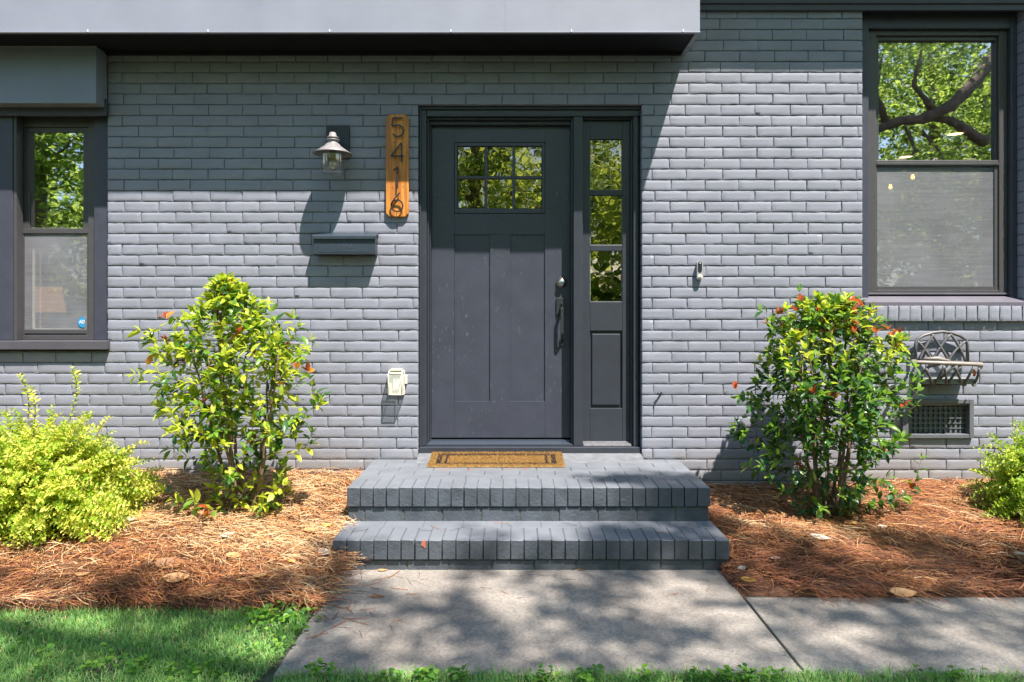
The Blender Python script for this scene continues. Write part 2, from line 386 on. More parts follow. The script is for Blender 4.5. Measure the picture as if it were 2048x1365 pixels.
# mortar bed behind the bricks, as solid wall with openings
zs = sorted({-.2, 3.6} | {v for o in OPEN for v in o[2:] if -.2 < v < 3.6})
for a, b in zip(zs[:-1], zs[1:]):
    c = (a + b) / 2; iv = [(XL, XR)]
    for (o0, o1, oc, od) in OPEN:
        if oc < c < od:
            nv = []
            for (p, q) in iv:
                if o1 <= p or o0 >= q: nv.append((p, q)); continue
                if p < o0: nv.append((p, o0))
                if o1 < q: nv.append((o1, q))
            iv = nv
    for p, q in iv: mb.box(p + .004, q - .004, .0062, .16, a, b, 1)
wall = mb.build('wall', [BRICK, MORTAR], house, fix=False)

# rowlock sill under right window
mb = MB(); x = XX(1727); k = 0
while x < 3.45:
    wv = .0705 + rb.uniform(-.003, .003)
    mb2 = MB(); brick_mesh(mb2, x + .0015, x + wv - .0025, ZZ(643), ZZ(612), -.024, rb, dep=.05)
    o_ = len(mb.f); mb.add(mb2.v, mb2.f, 0, True); mb.sm[o_:] = mb2.sm; x += wv
mb.box(XX(1727) + .004, 3.44, -.014, .07, ZZ(642), ZZ(613), 1)
mb.build('brick_sill', [BRICK, MORTAR], house, fix=False)

# overhang above door
Yo = -.36; xr = XX(1400, Yo); zb = ZZ(66, Yo)
mb = MB(); mb.box(-4.2, xr, Yo, Yo + .022, zb, 3.36, 0, .002)
mb.box(xr - .022, xr - .0005, Yo + .0225, -.002, zb + .001, 3.36)
mb.box(-4.2, xr + .001, Yo - .004, Yo - .0005, zb, zb + .007, 0, .001)
for px in (520, 1010): mb.box(XX(px, Yo), XX(px, Yo) + .10, Yo - .0012, Yo - .0004, zb + .0075, 3.36)
ov = mb.build('porch_fascia', FASCIA, house)
mb = MB(); mb.box(-4.2, xr - .023, Yo + .023, -.001, zb + .012, zb + .03)
mb.build('porch_soffit', SOFF, house)
mb = MB(); mb.box(XX(216), xr - .024, -.030, -.003, ZZ(109, -.03), zb + .0115, 0, .003); mb.box(XX(216), xr - .03, -.045, -.0305, ZZ(104.5, -.045), zb + .0115, 0, .003)
mb.build('wall_moulding', SOFF, house)
mb = MB(); mb.box(-4.3, xr + .03, Yo - .04, 0, 3.361, 3.40)
mb.build('porch_roof', SOFF, house)
for px in (177, 417, 660, 902, 1143, 1366):
    MB().box(XX(px, Yo) - .004, XX(px, Yo) + .003, Yo - .008, Yo - .0045, zb + .002, zb + .017, 0, .001).build('gutter_clip', WHITE, house)
# main eave
mb = MB(); mb.box(-4.8, 4.8, -.30, .2, 3.55, 3.70); mb.box(-4.8, 4.8, -.325, -.301, 3.541, 3.74)
mb.build('eave', TRIM, house)
mb = MB(); mb.add([(-4.9, -.40, 3.72), (4.9, -.40, 3.72), (4.9, 4.5, 5.6), (-4.9, 4.5, 5.6), (-4.9, -.40, 3.75), (4.9, -.40, 3.75), (4.9, 4.5, 5.64), (-4.9, 4.5, 5.64)],
    [(0, 1, 2, 3), (4, 7, 6, 5), (0, 4, 5, 1), (2, 6, 7, 3), (0, 3, 7, 4), (1, 5, 6, 2)])
mb.add([(-4.9, 4.5, 5.6), (4.9, 4.5, 5.6), (4.9, 9.2, 3.5), (-4.9, 9.2, 3.5)], [(0, 1, 2, 3)])
mb.build('roof', mat('roof_shingle', (.06, .058, .055), .9, var=.3, vscale=20), house)
mb = MB(); mb.box(xr + .001, 4.7, -.024, -.002, ZZ(21, -.024), 3.549, 0, .003); mb.box(xr + .001, 4.7, -.036, -.0245, ZZ(7, -.036), 3.48, 0, .003)
mb.build('frieze_board', TRIM, house)
# rooms behind the openings
def room(x0, x1, y1):
    mb = MB()
    f, c = .42, 2.86
    mb.add([(x0, .2, f), (x1, .2, f), (x1, y1, f), (x0, y1, f)], [(0, 1, 2, 3)], 1)
    mb.add([(x0, .17, c), (x1, .17, c), (x1, y1, c), (x0, y1, c)], [(3, 2, 1, 0)], 0)
    mb.add([(x0, y1, f), (x1, y1, f), (x1, y1, c), (x0, y1, c)], [(0, 1, 2, 3)], 0)
    mb.add([(x0, .2, f), (x0, y1, f), (x0, y1, c), (x0, .2, c)], [(0, 1, 2, 3)], 0)
    mb.add([(x1, .2, f), (x1, y1, f), (x1, y1, c), (x1, .2, c)], [(3, 2, 1, 0)], 0)
    return mb
room(-4.7, -1.2, 4.2).build('interior_wall', [INT, INTF], house, fix=False)
room(-1.1, 1.4, 4.0).build('interior_wall', [mat('hall_paint', (.30, .22, .12), .9), INTF], house, fix=False)
room(1.6, 6.5, 6.0).build('interior_wall', [INT, INTF], house, fix=False)
mb = MB(); mb.box(-5, 7, .161, .199, 2.865, 3.7); mb.box(-5, 7, .161, .199, -.2, .415)
for a, b in ((-5, -3.9), (-2.4, -.62), (.85, 2.15), (3.3, 7)): mb.box(a, b, .165, .198, .40, 2.92)
mb.box(-5.0, -4.9, .2, 9, 0, 4); mb.box(6.9, 7, .2, 9, 0, 4); mb.box(-4.9, 6.9, 8.9, 9, 0, 4)
mb.build('inner_wall', INT, house)

# ------------------------------------------------------------------ front door and frame
Yf, Yd, Ys = .047, .145, .105
zs0 = ZZ(893, Yf); bt = .004
mb = MB()
xo0, xo1 = XX(836) + .003, XX(1284) - .003; ztop = ZZ(210) - .003
xi0 = XX(853, Yf); xm0, xm1 = XX(1147, Yf), XX(1165, Yf); xr0 = XX(1267, Yf)
zh = ZZ(233, Yf)
mb.box(xo0, xi0, Yf, .19, zs0, ztop, 0, bt)
mb.box(xi0 + .0005, xo1, Yf + .001, .19, zh, ztop - .001, 0, bt)
mb.box(xm0, xm1, Yf, .19, zs0, zh - .0005, 0, bt)
mb.box(xr0, xo1 - .012, Yf + .001, .19, zs0, zh - .0005, 0, bt)
mb.box(xo1 - .0115, xo1, Yf + .03, .19, zs0, zh - .0005)
# raised outer bead of the casing
mb.box(xo0, xo0 + .013, Yf - .016, Yf - .0005, zs0, ztop, 0, .004); mb.box(xo0 + .0135, xo1, Yf - .016, Yf - .0005, ztop - .016, ztop - .001, 0, .004)
# stops
for a, b in ((xi0 + .0005, xi0 + .012), (xm0 - .012, xm0 - .0005)):
    mb.box(a, b, .075, .19, zs0, zh - .0005, 0, .003)
mb.box(xi0 + .0125, xm0 - .0125, .075, .19, zh - .014, zh - .0005, 0, .003)
mb.box(xi0 + .0125, xm0 - .0125, .105, .19, ZZ(253, Yd), zh - .0145, 0, .003)
mb.box(xi0 + .0125, xi0 + .020, .105, .19, zs0, ZZ(253, Yd) - .001, 0, .002)
mb.box(xm1 + .0005, xm1 + .007, .078, .19, zs0, zh - .0005, 0, .002); mb.box(xr0 - .012, xr0 - .0005, .078, .19, zs0, zh - .0005, 0, .002)
mb.box(xm1 + .0075, xr0 - .0125, .078, .19, zh - .012, zh - .0005, 0, .002)
mb.build('door_frame', DTRIM, house)
mb = MB(); mb.box(XX(836) + .002, XX(1284) - .002, .02, .2, ZZ(909, .02), zs0 - .001, 0, .004)
mb.build('door_sill', DTRIM, house)
mb = MB()
mb.prismx([(.055, zs0 + .002), (.055, zs0 + .010), (.125, zs0 + .024), (.19, zs0 + .026), (.19, zs0 + .002)], xi0 + .002, xm0 - .002)
mb.box(xi0 + .014, xm0 - .014, .11, .14, zs0 + .0265, ZZ(882, .12), 0, .002)
mb.build('threshold', mat('threshold_metal', (.10, .12, .16), .25, metal=.6), house)

# slab
xd0, xd1 = XX(863, Yd), xm0 - .0125
zd0, zd1 = ZZ(876, Yd), ZZ(252.5, Yd) - .003
gy0, gy1 = ZZ(417.5, Yd), ZZ(293, Yd); gx0, gx1 = XX(915, Yd), XX(1084, Yd)
pz0, pz1 = ZZ(803, Yd), ZZ(469.5, Yd)
pxs = [(XX(908.7, Yd), XX(980, Yd)), (XX(1020, Yd), XX(1090, Yd))]
mb = MB(); e = .0004
a0, a1 = XX(908.5, Yd), XX(1090, Yd)
Yb = Yd + .04
mb.box(xd0, a0, Yd, Yb, zd0, zd1, 0, .0012); mb.box(a1, xd1, Yd, Yb, zd0, zd1, 0, .0012)
mb.box(a0 + e, a1 - e, Yd + .0006, Yb, ZZ(285, Yd), zd1, 0, .0012)
mb.box(a0 + e, a1 - e, Yd + .0006, Yb, pz1, ZZ(428, Yd), 0, .0012)
mb.box(a0 + e, a1 - e, Yd + .0006, Yb, zd0, pz0, 0, .0012)
mb.box(pxs[0][1], pxs[1][0], Yd + .0006, Yb, pz0 + e, pz1 - e, 0, .0012)
for a, b in pxs: mb.box(a + e, b - e, Yd + .010, Yb - .004, pz0 + e, pz1 - e)
# glazed insert frame
zt_, zb_ = ZZ(285, Yd) - e, ZZ(428, Yd) + e
mb.box(a0 + .002, gx0, Yd - .004, Yb, zb_ + .002, zt_ - .002, 0, .003); mb.box(gx1, a1 - .002, Yd - .004, Yb, zb_ + .002, zt_ - .002, 0, .003)
mb.box(gx0 + e, gx1 - e, Yd - .004, Yb, gy1, zt_ - .002, 0, .003); mb.box(gx0 + e, gx1 - e, Yd - .004, Yb, zb_ + .002, gy0, 0, .003)
door = mb.build('door', DOORM, house)
mb = MB()
for px in (971.7, 1027.5): mb.box(XX(px, Yd) - .0095, XX(px, Yd) + .0095, Yd - .002, Yd + .013, gy0 + e, gy1 - e, 0, .004)
for q in range(3):
    a = (gx0 + e, XX(971.7, Yd) + .01, XX(1027.5, Yd) + .01)[q]; b = (XX(971.7, Yd) - .01, XX(1027.5, Yd) - .01, gx1 - e)[q]
    mb.box(a, b, Yd - .0015, Yd + .013, ZZ(355.3, Yd) - .010, ZZ(355.3, Yd) + .010, 0, .004)
mb.build('muntin', DOORM, door)
for a, b in ((gx0, XX(971.7, Yd)), (XX(971.7, Yd), XX(1027.5, Yd)), (XX(1027.5, Yd), gx1)):
    for c, d in ((gy0, ZZ(355.3, Yd)), (ZZ(355.3, Yd), gy1)):
        g = .0035; mb = MB(); t = random.uniform(-.004, .004)
        mb.add([(a + g, Yd + .0145 + t * .2, c + g), (b - g, Yd + .0145, c + g), (b - g, Yd + .0145 - t * .2, d - g), (a + g, Yd + .0145, d - g)], [(0, 1, 2, 3)])
        mb.build('pane', DGLASS, door, fix=False)
# deadbolt and handle
c = W(1122.5, 565.5, Yd)
mb = MB(); mb.lathe([(.0, .034), (.018, .034), (.021, .032), (.024, .018), (.034, .010), (.036, 0.0)], c, 28, 0, 'y')
mb.lathe([(0, .0362), (.013, .0362), (.015, .0345)], c, 20, 1, 'y'); mb.box(c.x - .0012, c.x + .0012, c.y - .0372, c.y - .0363, c.z - .006, c.z + .006, 2)
mb.build('deadbolt', [NICKEL, mat('lock_face', (.5, .55, .6), .3, metal=1), BLACK], door)
mb = MB(); a, b = W(1112.5, 630, Yd), W(1130, 596.5, Yd)
mb.box(a.x, b.x, Yd - .012, Yd - .0005, a.z, b.z, 0, .0015)
gx = XX(1124, Yd - .05)
mb.box(gx - .010, gx + .010, Yd - .058, Yd - .046, ZZ(668, Yd - .05), ZZ(616, Yd - .05), 0, .0025)
mb.box(gx - .009, gx + .009, Yd - .0455, Yd - .0125, ZZ(622, Yd - .03), ZZ(616, Yd - .03), 0, .002)
mb.tube([(gx, Yd - .052, ZZ(668, Yd - .05)), (gx + .001, Yd - .04, ZZ(676, Yd - .04)), (gx + .002, Yd - .004, ZZ(684, Yd))], [.009, .009, .010], 4, smooth=False)
mb.box(gx - .012, gx + .012, Yd - .009, Yd - .0005, ZZ(692, Yd), ZZ(678, Yd), 0, .0015)
mb.box(gx - .004, gx + .006, Yd - .045, Yd - .0125, ZZ(609, Yd - .03), ZZ(606, Yd - .03), 0, .001)
mb.build('handle', IRON, door)

# sidelight
mb = MB(); s0, s1 = xm1 + .0075, xr0 - .0125
g0, g1 = XX(1180, Ys), XX(1245, Ys)
mb.box(s0, g0, Ys, Ys + .04, zs0 + .004, zh - .0125, 0, .002); mb.box(g1, s1, Ys, Ys + .04, zs0 + .004, zh - .0125, 0, .002)
rows = [(zh - .0125, ZZ(279, Ys)), (ZZ(380.5, Ys), ZZ(391.5, Ys)), (ZZ(490.5, Ys), ZZ(502.5, Ys)), (ZZ(604, Ys), ZZ(662, Ys)), (ZZ(817, Ys), zs0 + .004)]
for t, b in rows: mb.box(g0 + e, g1 - e, Ys + .0006, Ys + .04, b, t, 0, .0025)
mb.box(g0 + e, g1 - e, Ys + .018, Ys + .04, ZZ(817, Ys) + e, ZZ(662, Ys) - e)
mb.box(g0 + .013, g1 - .013, Ys + .006, Ys + .0175, ZZ(811, Ys), ZZ(668, Ys), 0, .006)
sl = mb.build('sidelight', DTRIM, house)
mb = MB()
mb.prismx([(.05, zs0 + .0005), (.05, zs0 + .003), (Ys - .001, zs0 + .022), (Ys - .001, zs0 + .0005)], xm1 + .0076, xr0 - .0126)
mb.build('sidelight_sill', mat('worn_sill_paint', (.11, .11, .12), .6, var=.3, vscale=40), sl)
for t, b in ((ZZ(279, Ys), ZZ(380.5, Ys)), (ZZ(391.5, Ys), ZZ(490.5, Ys)), (ZZ(502.5, Ys), ZZ(604, Ys))):
    mb = MB(); q = random.uniform(-.002, .002)
    mb.add([(g0 + .001, Ys + .016 + q, b + .001), (g1 - .001, Ys + .016, b + .001), (g1 - .001, Ys + .016 - q, t - .001), (g0 + .001, Ys + .016, t - .001)], [(0, 1, 2, 3)])
    mb.build('pane', DGLASS, sl, fix=False)
    mb = MB()
    for a, b2, c, d in ((g0 + .0005, g0 + .004, b, t), (g1 - .004, g1 - .0005, b, t), (g0 + .0045, g1 - .0045, b + .0005, b + .004)):
        mb.box(a, b2, Ys + .008, Ys + .0155, c + .0005, d - .0005)
    mb.build('glazing_bead', mat('chalky_putty', (.20, .21, .19), .7, var=.4, vscale=60) if 'chalky_putty' not in bpy.data.materials else bpy.data.materials['chalky_putty'], sl)

# ------------------------------------------------------------------ windows
def quad(x0, x1, y, z0, z1):
    return MB().add([(x0, y, z0), (x1, y, z0), (x1, y, z1), (x0, y, z1)], [(0, 1, 2, 3)])
def scr(x0, x1, y, z0, z1):        # slightly slack cloth
    mb = MB(); n = 14; vs = []
    for j in range(n + 1):
        for i in range(n + 1):
            u, v = i / n, j / n
            vs.append((x0 + (x1 - x0) * u, y + .004 * nz(u * 2, v * 2, 1, 4) * math.sin(math.pi * u) ** .5 * math.sin(math.pi * v) ** .5, z0 + (z1 - z0) * v))
    mb.add(vs, [(j * (n + 1) + i, j * (n + 1) + i + 1, (j + 1) * (n + 1) + i + 1, (j + 1) * (n + 1) + i) for j in range(n) for i in range(n)], 0, True); return mb
# right window
Yt, Yw, Yg = .064, .110, .135
win = MB()
xo0, xo1 = XX(1725) + .004, 3.231 - .003
zo0, zo1 = ZZ(606, Yt), ZZ(8, Yt)
xa, xb = XX(1737.5, Yt), XX(2022, Yt)
win.box(xo0, xa, Yt, .16, zo0, zo1, 0, .004); win.box(xb, xo1, Yt, .16, zo0, zo1, 0, .004)
win.box(xa + e, xb - e, Yt + .001, .16, ZZ(57, Yt), zo1, 0, .004)
right_w = win.build('window', TRIM, house)
mb = MB(); mb.prismx([(-.02, ZZ(613, 0) + .001), (-.02, ZZ(605, -.02)), (.045, ZZ(598, .045)), (.12, ZZ(590, .12)), (.12, ZZ(613, 0) + .001)], XX(1725) + .006, 3.226)
mb.box(xa + .001, xb - .001, .085, .15, ZZ(590, .12) + .0005, ZZ(586, .09), 0, .002)
mb.build('window_sill', mat('sill_paint', (.13, .12, .145), .45, var=.1), right_w)
fx0, fx1 = xa + .001, xb - .001; fz0, fz1 = ZZ(586, .09) + .001, ZZ(57, Yt) - .001
sx0, sx1 = XX(1750, Yw), XX(1995, Yw)
mb = MB(); mb.box(fx0, sx0, Yw - .015, .18, fz0, fz1, 0, .003); mb.box(sx1, fx1, Yw - .015, .18, fz0, fz1, 0, .003)
mb.box(sx0 + e, sx1 - e, Yw - .014, .18, ZZ(73, Yw), fz1, 0, .003); mb.box(sx0 + e, sx1 - e, Yw - .014, .18, fz0, ZZ(580, Yw), 0, .003)
mb.box(sx0 + e, sx1 - e, Yw - .012, Yw + .03, ZZ(334, Yw), ZZ(321.5, Yw), 0, .003)
mb.box(sx0 + e, sx1 - e, Yw - .018, Yw - .0125, ZZ(331, Yw), ZZ(327, Yw), 0, .001)
mb.build('window_frame', VINYL, right_w)
qz0, qz1 = ZZ(321.5, Yw) + e, ZZ(73, Yw) - e
mb = MB(); ux0, ux1 = XX(1754, Yg), XX(1987, Yg)
mb.box(sx0 + e, ux0, Yw + .004, Yg + .02, qz0, qz1, 0, .002); mb.box(ux1, sx1 - e, Yw + .004, Yg + .02, qz0, qz1, 0, .002)
mb.box(ux0 + e, ux1 - e, Yw + .004, Yg + .02, ZZ(84, Yg), qz1, 0, .002)
mb.build('upper_sash', VINYL, right_w)
quad(ux0 + .001, ux1 - .001, Yg, qz0 + .001, ZZ(84, Yg) - .001).build('pane', GLASS, right_w, fix=False)
mb = MB(); zt, zb2 = ZZ(334, Yw) - e, ZZ(580, Yw) + e
mb.box(sx0 + e, sx0 + .012, Yw - .006, Yw + .008, zb2, zt, 0, .002); mb.box(sx1 - .024, sx1 - e, Yw - .006, Yw + .008, zb2, zt, 0, .002)
mb.box(sx0 + .0125, sx1 - .0245, Yw - .006, Yw + .008, zb2, zb2 + .022, 0, .002)
mb.build('screen_frame', VINYL, right_w)
scr(sx0 + .0125, sx1 - .0245, Yw + .001, zb2 + .0225, zt - .0005).build('insect_screen', SCREEN, right_w, fix=False)
quad(sx0 + .003, sx1 - .003, Yg + .03, fz0 + .01, zt + .02).build('pane', GLASS, right_w, fix=False)
for px in (1799, 1941):
    mb = MB(); x = XX(px, .15); z0 = ZZ(320.8, .15)
    mb.prismx([(.137, z0), (.137, z0 + .004), (.150, z0 + .011), (.165, z0 + .011), (.165, z0)], x - .032, x + .032)
    mb.build('sash_latch', CREAM, right_w)

# left window
Yp = -.006; lw = MB()
zl0, zl1 = ZZ(681, .03), ZZ(208, .03)
lx1 = XX(215) - .003
lw.box(XX(188, .037), lx1, .037, .16, zl0, zl1, 0, .003)
lw.box(-4.2, XX(25, Yp), Yp, .16, zl0, zl1, 0, .004)
lw.box(XX(25, Yp) + e, XX(188, .037) - e, .045, .16, ZZ(234, .045), zl1 - .001, 0, .003)
lw.box(-4.2, XX(214, -.03), -.035, -.0205, ZZ(232, -.035), zl1 + .012, 0, .003)
left_w = lw.build('window', TRIM, house)
mb = MB(); mb.box(-4.2, XX(212, -.045), -.045, .16, ZZ(700, -.045), zl0 - .0005, 0, .004)
mb.build('window_sill', mat('left_sill_paint', (.085, .078, .092), .45, var=.1), left_w)
# header box
Yx = -.12
mb = MB(); bx = XX(192, Yx)
mb.box(-4.2, bx, Yx, -.002, ZZ(207, Yx) + .0, ZZ(86, Yx), 0, .003)
mb.build('bay_header', BOXP, house)
mb = MB(); mb.box(-4.2, bx + .008, Yx - .012, Yx - .0005, ZZ(95, Yx), zb + .0115, 0, .003); mb.box(-4.2, bx, Yx, -.002, ZZ(86, Yx) + .0005, zb + .0112)
mb.build('header_moulding', BOXP, house)
Yw2, Yg2 = .072, .085
f0, f1 = XX(34, .05), XX(188, .045)
h0, h1 = XX(45, Yw2), XX(178, Yw2)
zt, zb2 = ZZ(240, Yw2), zl0
mb = MB()
mb.box(XX(25, Yp) + .001, h0, .062, .18, zb2, ZZ(234, .045) - .001, 0, .003); mb.box(h1, XX(188, .037) - .001, .062, .18, zb2, ZZ(234, .045) - .001, 0, .003)
mb.box(h0 + e, h1 - e, .063, .18, ZZ(255, Yw2), ZZ(234, .045) - .001, 0, .003); mb.box(h0 + e, h1 - e, .063, .18, zb2, ZZ(671, Yw2), 0, .003)
mb.box(h0 + e, h1 - e, Yw2 - .008, Yw2 + .03, ZZ(468, Yw2), ZZ(458, Yw2), 0, .003)
mb.box(XX(25, Yp) + .001, XX(25, Yp) + .02, .0, .0615, zb2, ZZ(234, .045) - .001, 0, .003)
mb.build('window_frame', VINYL, left_w)
u0, u1 = XX(61, Yg2), XX(168, Yg2)
mb = MB(); a, b = ZZ(458, Yw2) + e, ZZ(255, Yw2) - e
mb.box(h0 + e, u0, Yw2 + .004, Yg2 + .02, a, b, 0, .002); mb.box(u1, h1 - e, Yw2 + .004, Yg2 + .02, a, b, 0, .002); mb.box(u0 + e, u1 - e, Yw2 + .004, Yg2 + .02, ZZ(266, Yg2), b, 0, .002)
mb.build('upper_sash', VINYL, left_w)
quad(u0 + .001, u1 - .001, Yg2, a + .001, ZZ(266, Yg2) - .001).build('pane', GLASS, left_w, fix=False)
mb = MB(); mb.box(u0 + .002, u1 - .002, Yg2 + .004, Yg2 + .016, a + .002, a + .011, 0, .002); x = XX(120, Yg2)
mb.box(x - .028, x + .030, Yg2 + .006, Yg2 + .03, a + .0115, a + .020, 0, .003); mb.box(x - .038, x - .012, Yg2 + .006, Yg2 + .02, a + .0205, a + .027, 0, .002); mb.box(x + .015, x + .028, Yg2 + .006, Yg2 + .02, a + .0205, a + .026, 0, .002)
mb.build('sash_latch', CREAM, left_w)
zt, zb2 = ZZ(468, Yw2) - e, ZZ(671, Yw2) + e
mb = MB(); mb.box(h0 + e, h0 + .013, Yw2 - .004, Yw2 + .008, zb2, zt, 0, .002); mb.box(h1 - .012, h1 - e, Yw2 - .004, Yw2 + .008, zb2, zt, 0, .002)
mb.box(h0 + .0135, h1 - .0125, Yw2 - .004, Yw2 + .008, zb2, zb2 + .035, 0, .002); mb.box(h0 + .02, h1 - .015, Yw2 - .008, Yw2 - .0045, zb2 + .012, zb2 + .018)
mb.build('screen_frame', VINYL, left_w)
scr(h0 + .0135, h1 - .0125, Yw2 + .001, zb2 + .0355, zt - .0005).build('insect_screen', SCREEN, left_w, fix=False)
quad(h0 + .003, h1 - .003, Yg2 + .03, zb2 + .01, zt + .02).build('pane', GLASS, left_w, fix=False)
mb = MB(); mb.box(XX(66, Yg2), XX(66, Yg2) + .008, Yg2 - .005, Yg2 + .01, zb2 + .04, zt - .10); mb.box(XX(66, Yg2) + .009, u1, Yg2 - .005, Yg2 + .01, zb2 + .038, zb2 + .044)
mb.build('lower_sash_edge', CREAM, left_w)
# blue alarm sticker
Yk = Yw2 - .0015; cx, cz = XX(166, Yk), ZZ(645, Yk); rr = .034
poly = [(cx + rr * math.cos(t), cz + rr * math.sin(t)) for t in np.linspace(math.pi * .5, math.pi * 1.5, 14)]
poly += [(cx + .012, cz - rr), (cx + .012, cz + rr)]
mb = MB(); mb.prism(poly, Yk - .0008, Yk); stk = mb.build('sticker', STICK, left_w)
mb = text_mb('AD', .032, .0002, cx - .006, Yk - .0014, cz + .002, .8, .0006); mb.build('sticker_lettering', WHITE, left_w)

# ------------------------------------------------------------------ lights and lamp indoors
for px, py, lab in ((1910.5, 267, 'round lit ceiling downlight seen through the right window, the higher one'), (1812, 313, 'round lit ceiling downlight seen through right window just above the white latch')):
    dist = (2.86 - CZ) * F / (HY - py); x = (px - 1024) / F * dist; y = dist - D
    t = thing('ceiling_light', lab, 'ceiling light', (x, y, 2.86), 'recessed ceiling lights inside the right room')
    mb = MB(); mb.lathe([(.078, -.001), (.080, -.006), (.066, -.009), (.064, -.003)], (x, y, 2.859), 28); mb.build('trim_ring', WHITE, t)
    mb = MB(); mb.lathe([(0, 0), (.063, 0)], (x, y, 2.855), 28); mb.build('diffuser', DISC, t, fix=False)
for px, py, lab in ((1825.5, 355, 'small glowing pendant bulb behind the right window screen, nearer its top edge'), (1781, 375, 'small glowing pendant bulb behind the right window screen, closer to its left side')):
    dist = 7.0; x = (px - 1024) / F * dist; z = CZ + (HY - py) / F * dist; y = dist - D
    t = thing('pendant_lamp', lab, 'pendant lamp', (x, y, 2.86), 'pendant lamps inside the right room')
    mb = MB(); mb.lathe([(0, -.020), (.012, -.016), (.019, -.004), (.015, .012), (.011, .03)], (x, y, z), 16); mb.build('bulb', BULB, t)
    mb = MB(); mb.tube([(x, y, z + .03), (x, y, z + .07)], .016, 10); mb.tube([(x, y, z + .0705), (x, y, 2.858)], .003, 6); mb.build('cord', BLACK, t)
y = 1.1; c = W(92, 640, y)
t = thing('table_lamp', 'table lamp with dim orange shade behind the left window screen', 'lamp', (c.x, y, c.z - .25))
mb = MB(); mb.lathe([(.135, 0), (.105, .20), (.104, .20), (.134, 0)], (c.x, y, ZZ(625, y)), 28); mb.build('lamp_shade', SHADE, t)
mb = MB(); mb.lathe([(0, -.30), (.07, -.30), (.07, -.285), (.02, -.27), (.045, -.18), (.05, -.12), (.02, -.05), (.012, .05)], (c.x, y, ZZ(640, y)), 24); mb.build('lamp_base', mat('lamp_brass', (.6, .35, .12), .35, metal=.6), t)
t2 = thing('side_table', 'small wooden table under the lamp behind left window', 'table', (c.x, y, .42))
zt = ZZ(640, y) - .301
mb = MB(); mb.box(c.x - .3, c.x + .3, y - .25, y + .25, zt - .03, zt, 0, .004); mb.build('tabletop', INTF, t2)
for sx in (-1, 1):
    for sy in (-1, 1): MB().box(c.x + sx * .26 - .02, c.x + sx * .26 + .02, y + sy * .21 - .02, y + sy * .21 + .02, .42, zt - .0305).build('leg', INTF, t2)

# ------------------------------------------------------------------ wall lamp
Yl = -.14; lc = W(665.5, 309, Yl); px0, pz = XX(654), ZZ(318)
t = thing('wall_lamp', 'barn style wall lamp with flared metal shade and clear ribbed glass left of door', 'lamp', (XX(677), 0, ZZ(286)))
mb = MB(); mb.box(XX(654), XX(700), -.022, .006, ZZ(318), ZZ(254), 0, .003); mb.build('wall_plate', BLACK, t)
mb = MB(); zt = ZZ(272, Yl); mb.tube([(XX(677), -.02, zt - .03), (XX(677), -.07, zt - .005), (lc.x, Yl, zt)], .009, 10); mb.build('arm', GALV, t)
z0 = lc.z
mb = MB(); mb.lathe([(.117, 0), (.119, .002), (.085, .024), (.050, .049), (.040, .062), (.033, .066), (.033, .082), (.040, .084), (.040, .088), (.026, .089), (.026, .098), (.036, .099), (.036, .103), (.025, .104), (.018, .132), (0, .134)], (lc.x, Yl, z0), 40)
mb.lathe([(.1165, -.0008), (.083, .021), (.048, .046), (.0, .05)], (lc.x, Yl, z0), 40)
mb.build('lamp_shade', GALV, t)
gb = glassmat('ribbed_glass', .16, (1, 1, 1), 0, .93)
mb = MB(); prof = []; nr = 96; zb2 = ZZ(348, Yl)
vs = []
for h in (z0 + .03, zb2 + .006, zb2):
    for j in range(nr):
        th = 2 * math.pi * j / nr; r = .066 + (.0012 if j % 4 < 2 else 0) - (.003 if h == zb2 else 0)
        vs.append((lc.x + r * math.cos(th), Yl + r * math.sin(th), h))
mb.add(vs, [(i * nr + j, i * nr + (j + 1) % nr, (i + 1) * nr + (j + 1) % nr, (i + 1) * nr + j) for i in range(2) for j in range(nr)], 0, True)
mb.lathe([(.0635, 0), (.0655, .003), (.0665, 0), (.0655, -.002), (.0635, 0)], (lc.x, Yl, zb2), 40)
mb.build('glass_shade', gb, t, fix=False)
mb = MB(); mb.lathe([(.0, .03), (.022, .03), (.022, -.005), (.016, -.012)], (lc.x, Yl, z0), 20); mb.build('socket', mat('socket', (.16, .14, .08), .5), t)
mb = MB(); mb.lathe([(.013, -.012), (.016, -.03), (.026, -.055), (.024, -.078), (.012, -.09), (0, -.093)], (lc.x, Yl, z0), 20); mb.build('bulb', glassmat('bulb_glass', .2, (1, .95, .8), 0, .9), t)

# ------------------------------------------------------------------ mailbox
t = thing('mailbox', 'dark blue-grey wall mailbox with slanted lid below the wall lamp', 'mailbox', (XX(688), 0, ZZ(510)))
Ym = -.085; a, b = XX(627, Ym), XX(750, Ym); zt, zb2 = ZZ(474, Ym), ZZ(510, Ym)
mb = MB(); mb.prismx([(-.003, zb2 + .004), (Ym + .006, zb2), (Ym, zb2 + .006), (Ym, zt), (-.003, zt + .028)], a, b); mb.build('body', MAILM, t)
mb = MB(); mb.prismx([(-.002, zt + .034), (Ym - .008, zt + .008), (Ym - .012, zt + .003), (Ym - .012, zt - .014), (Ym - .008, zt - .014), (Ym - .008, zt - .001), (-.002, zt + .026)], a - .006, b + .006)
mb.build('lid', MAILM, t)
mb = MB(); y = Ym - .0012
for q in (0, 1):
    mb.box(a + .028, b - .028, y, Ym + .001, (zb2 + .016, zt - .028)[q], (zb2 + .018, zt - .026)[q])
    mb.box((a + .026, b - .028)[q], (a + .028, b - .026)[q], y, Ym + .001, zb2 + .016, zt - .026)
mb.build('panel_bead', MAILM, t)
text_mb('MAIL', .036, .001, (a + b) / 2 + .012, Ym - .0005, (zt + zb2) / 2 - .002, 1.25, .0).build('lettering', mat('mail_letters', (.055, .07, .09), .35), t)

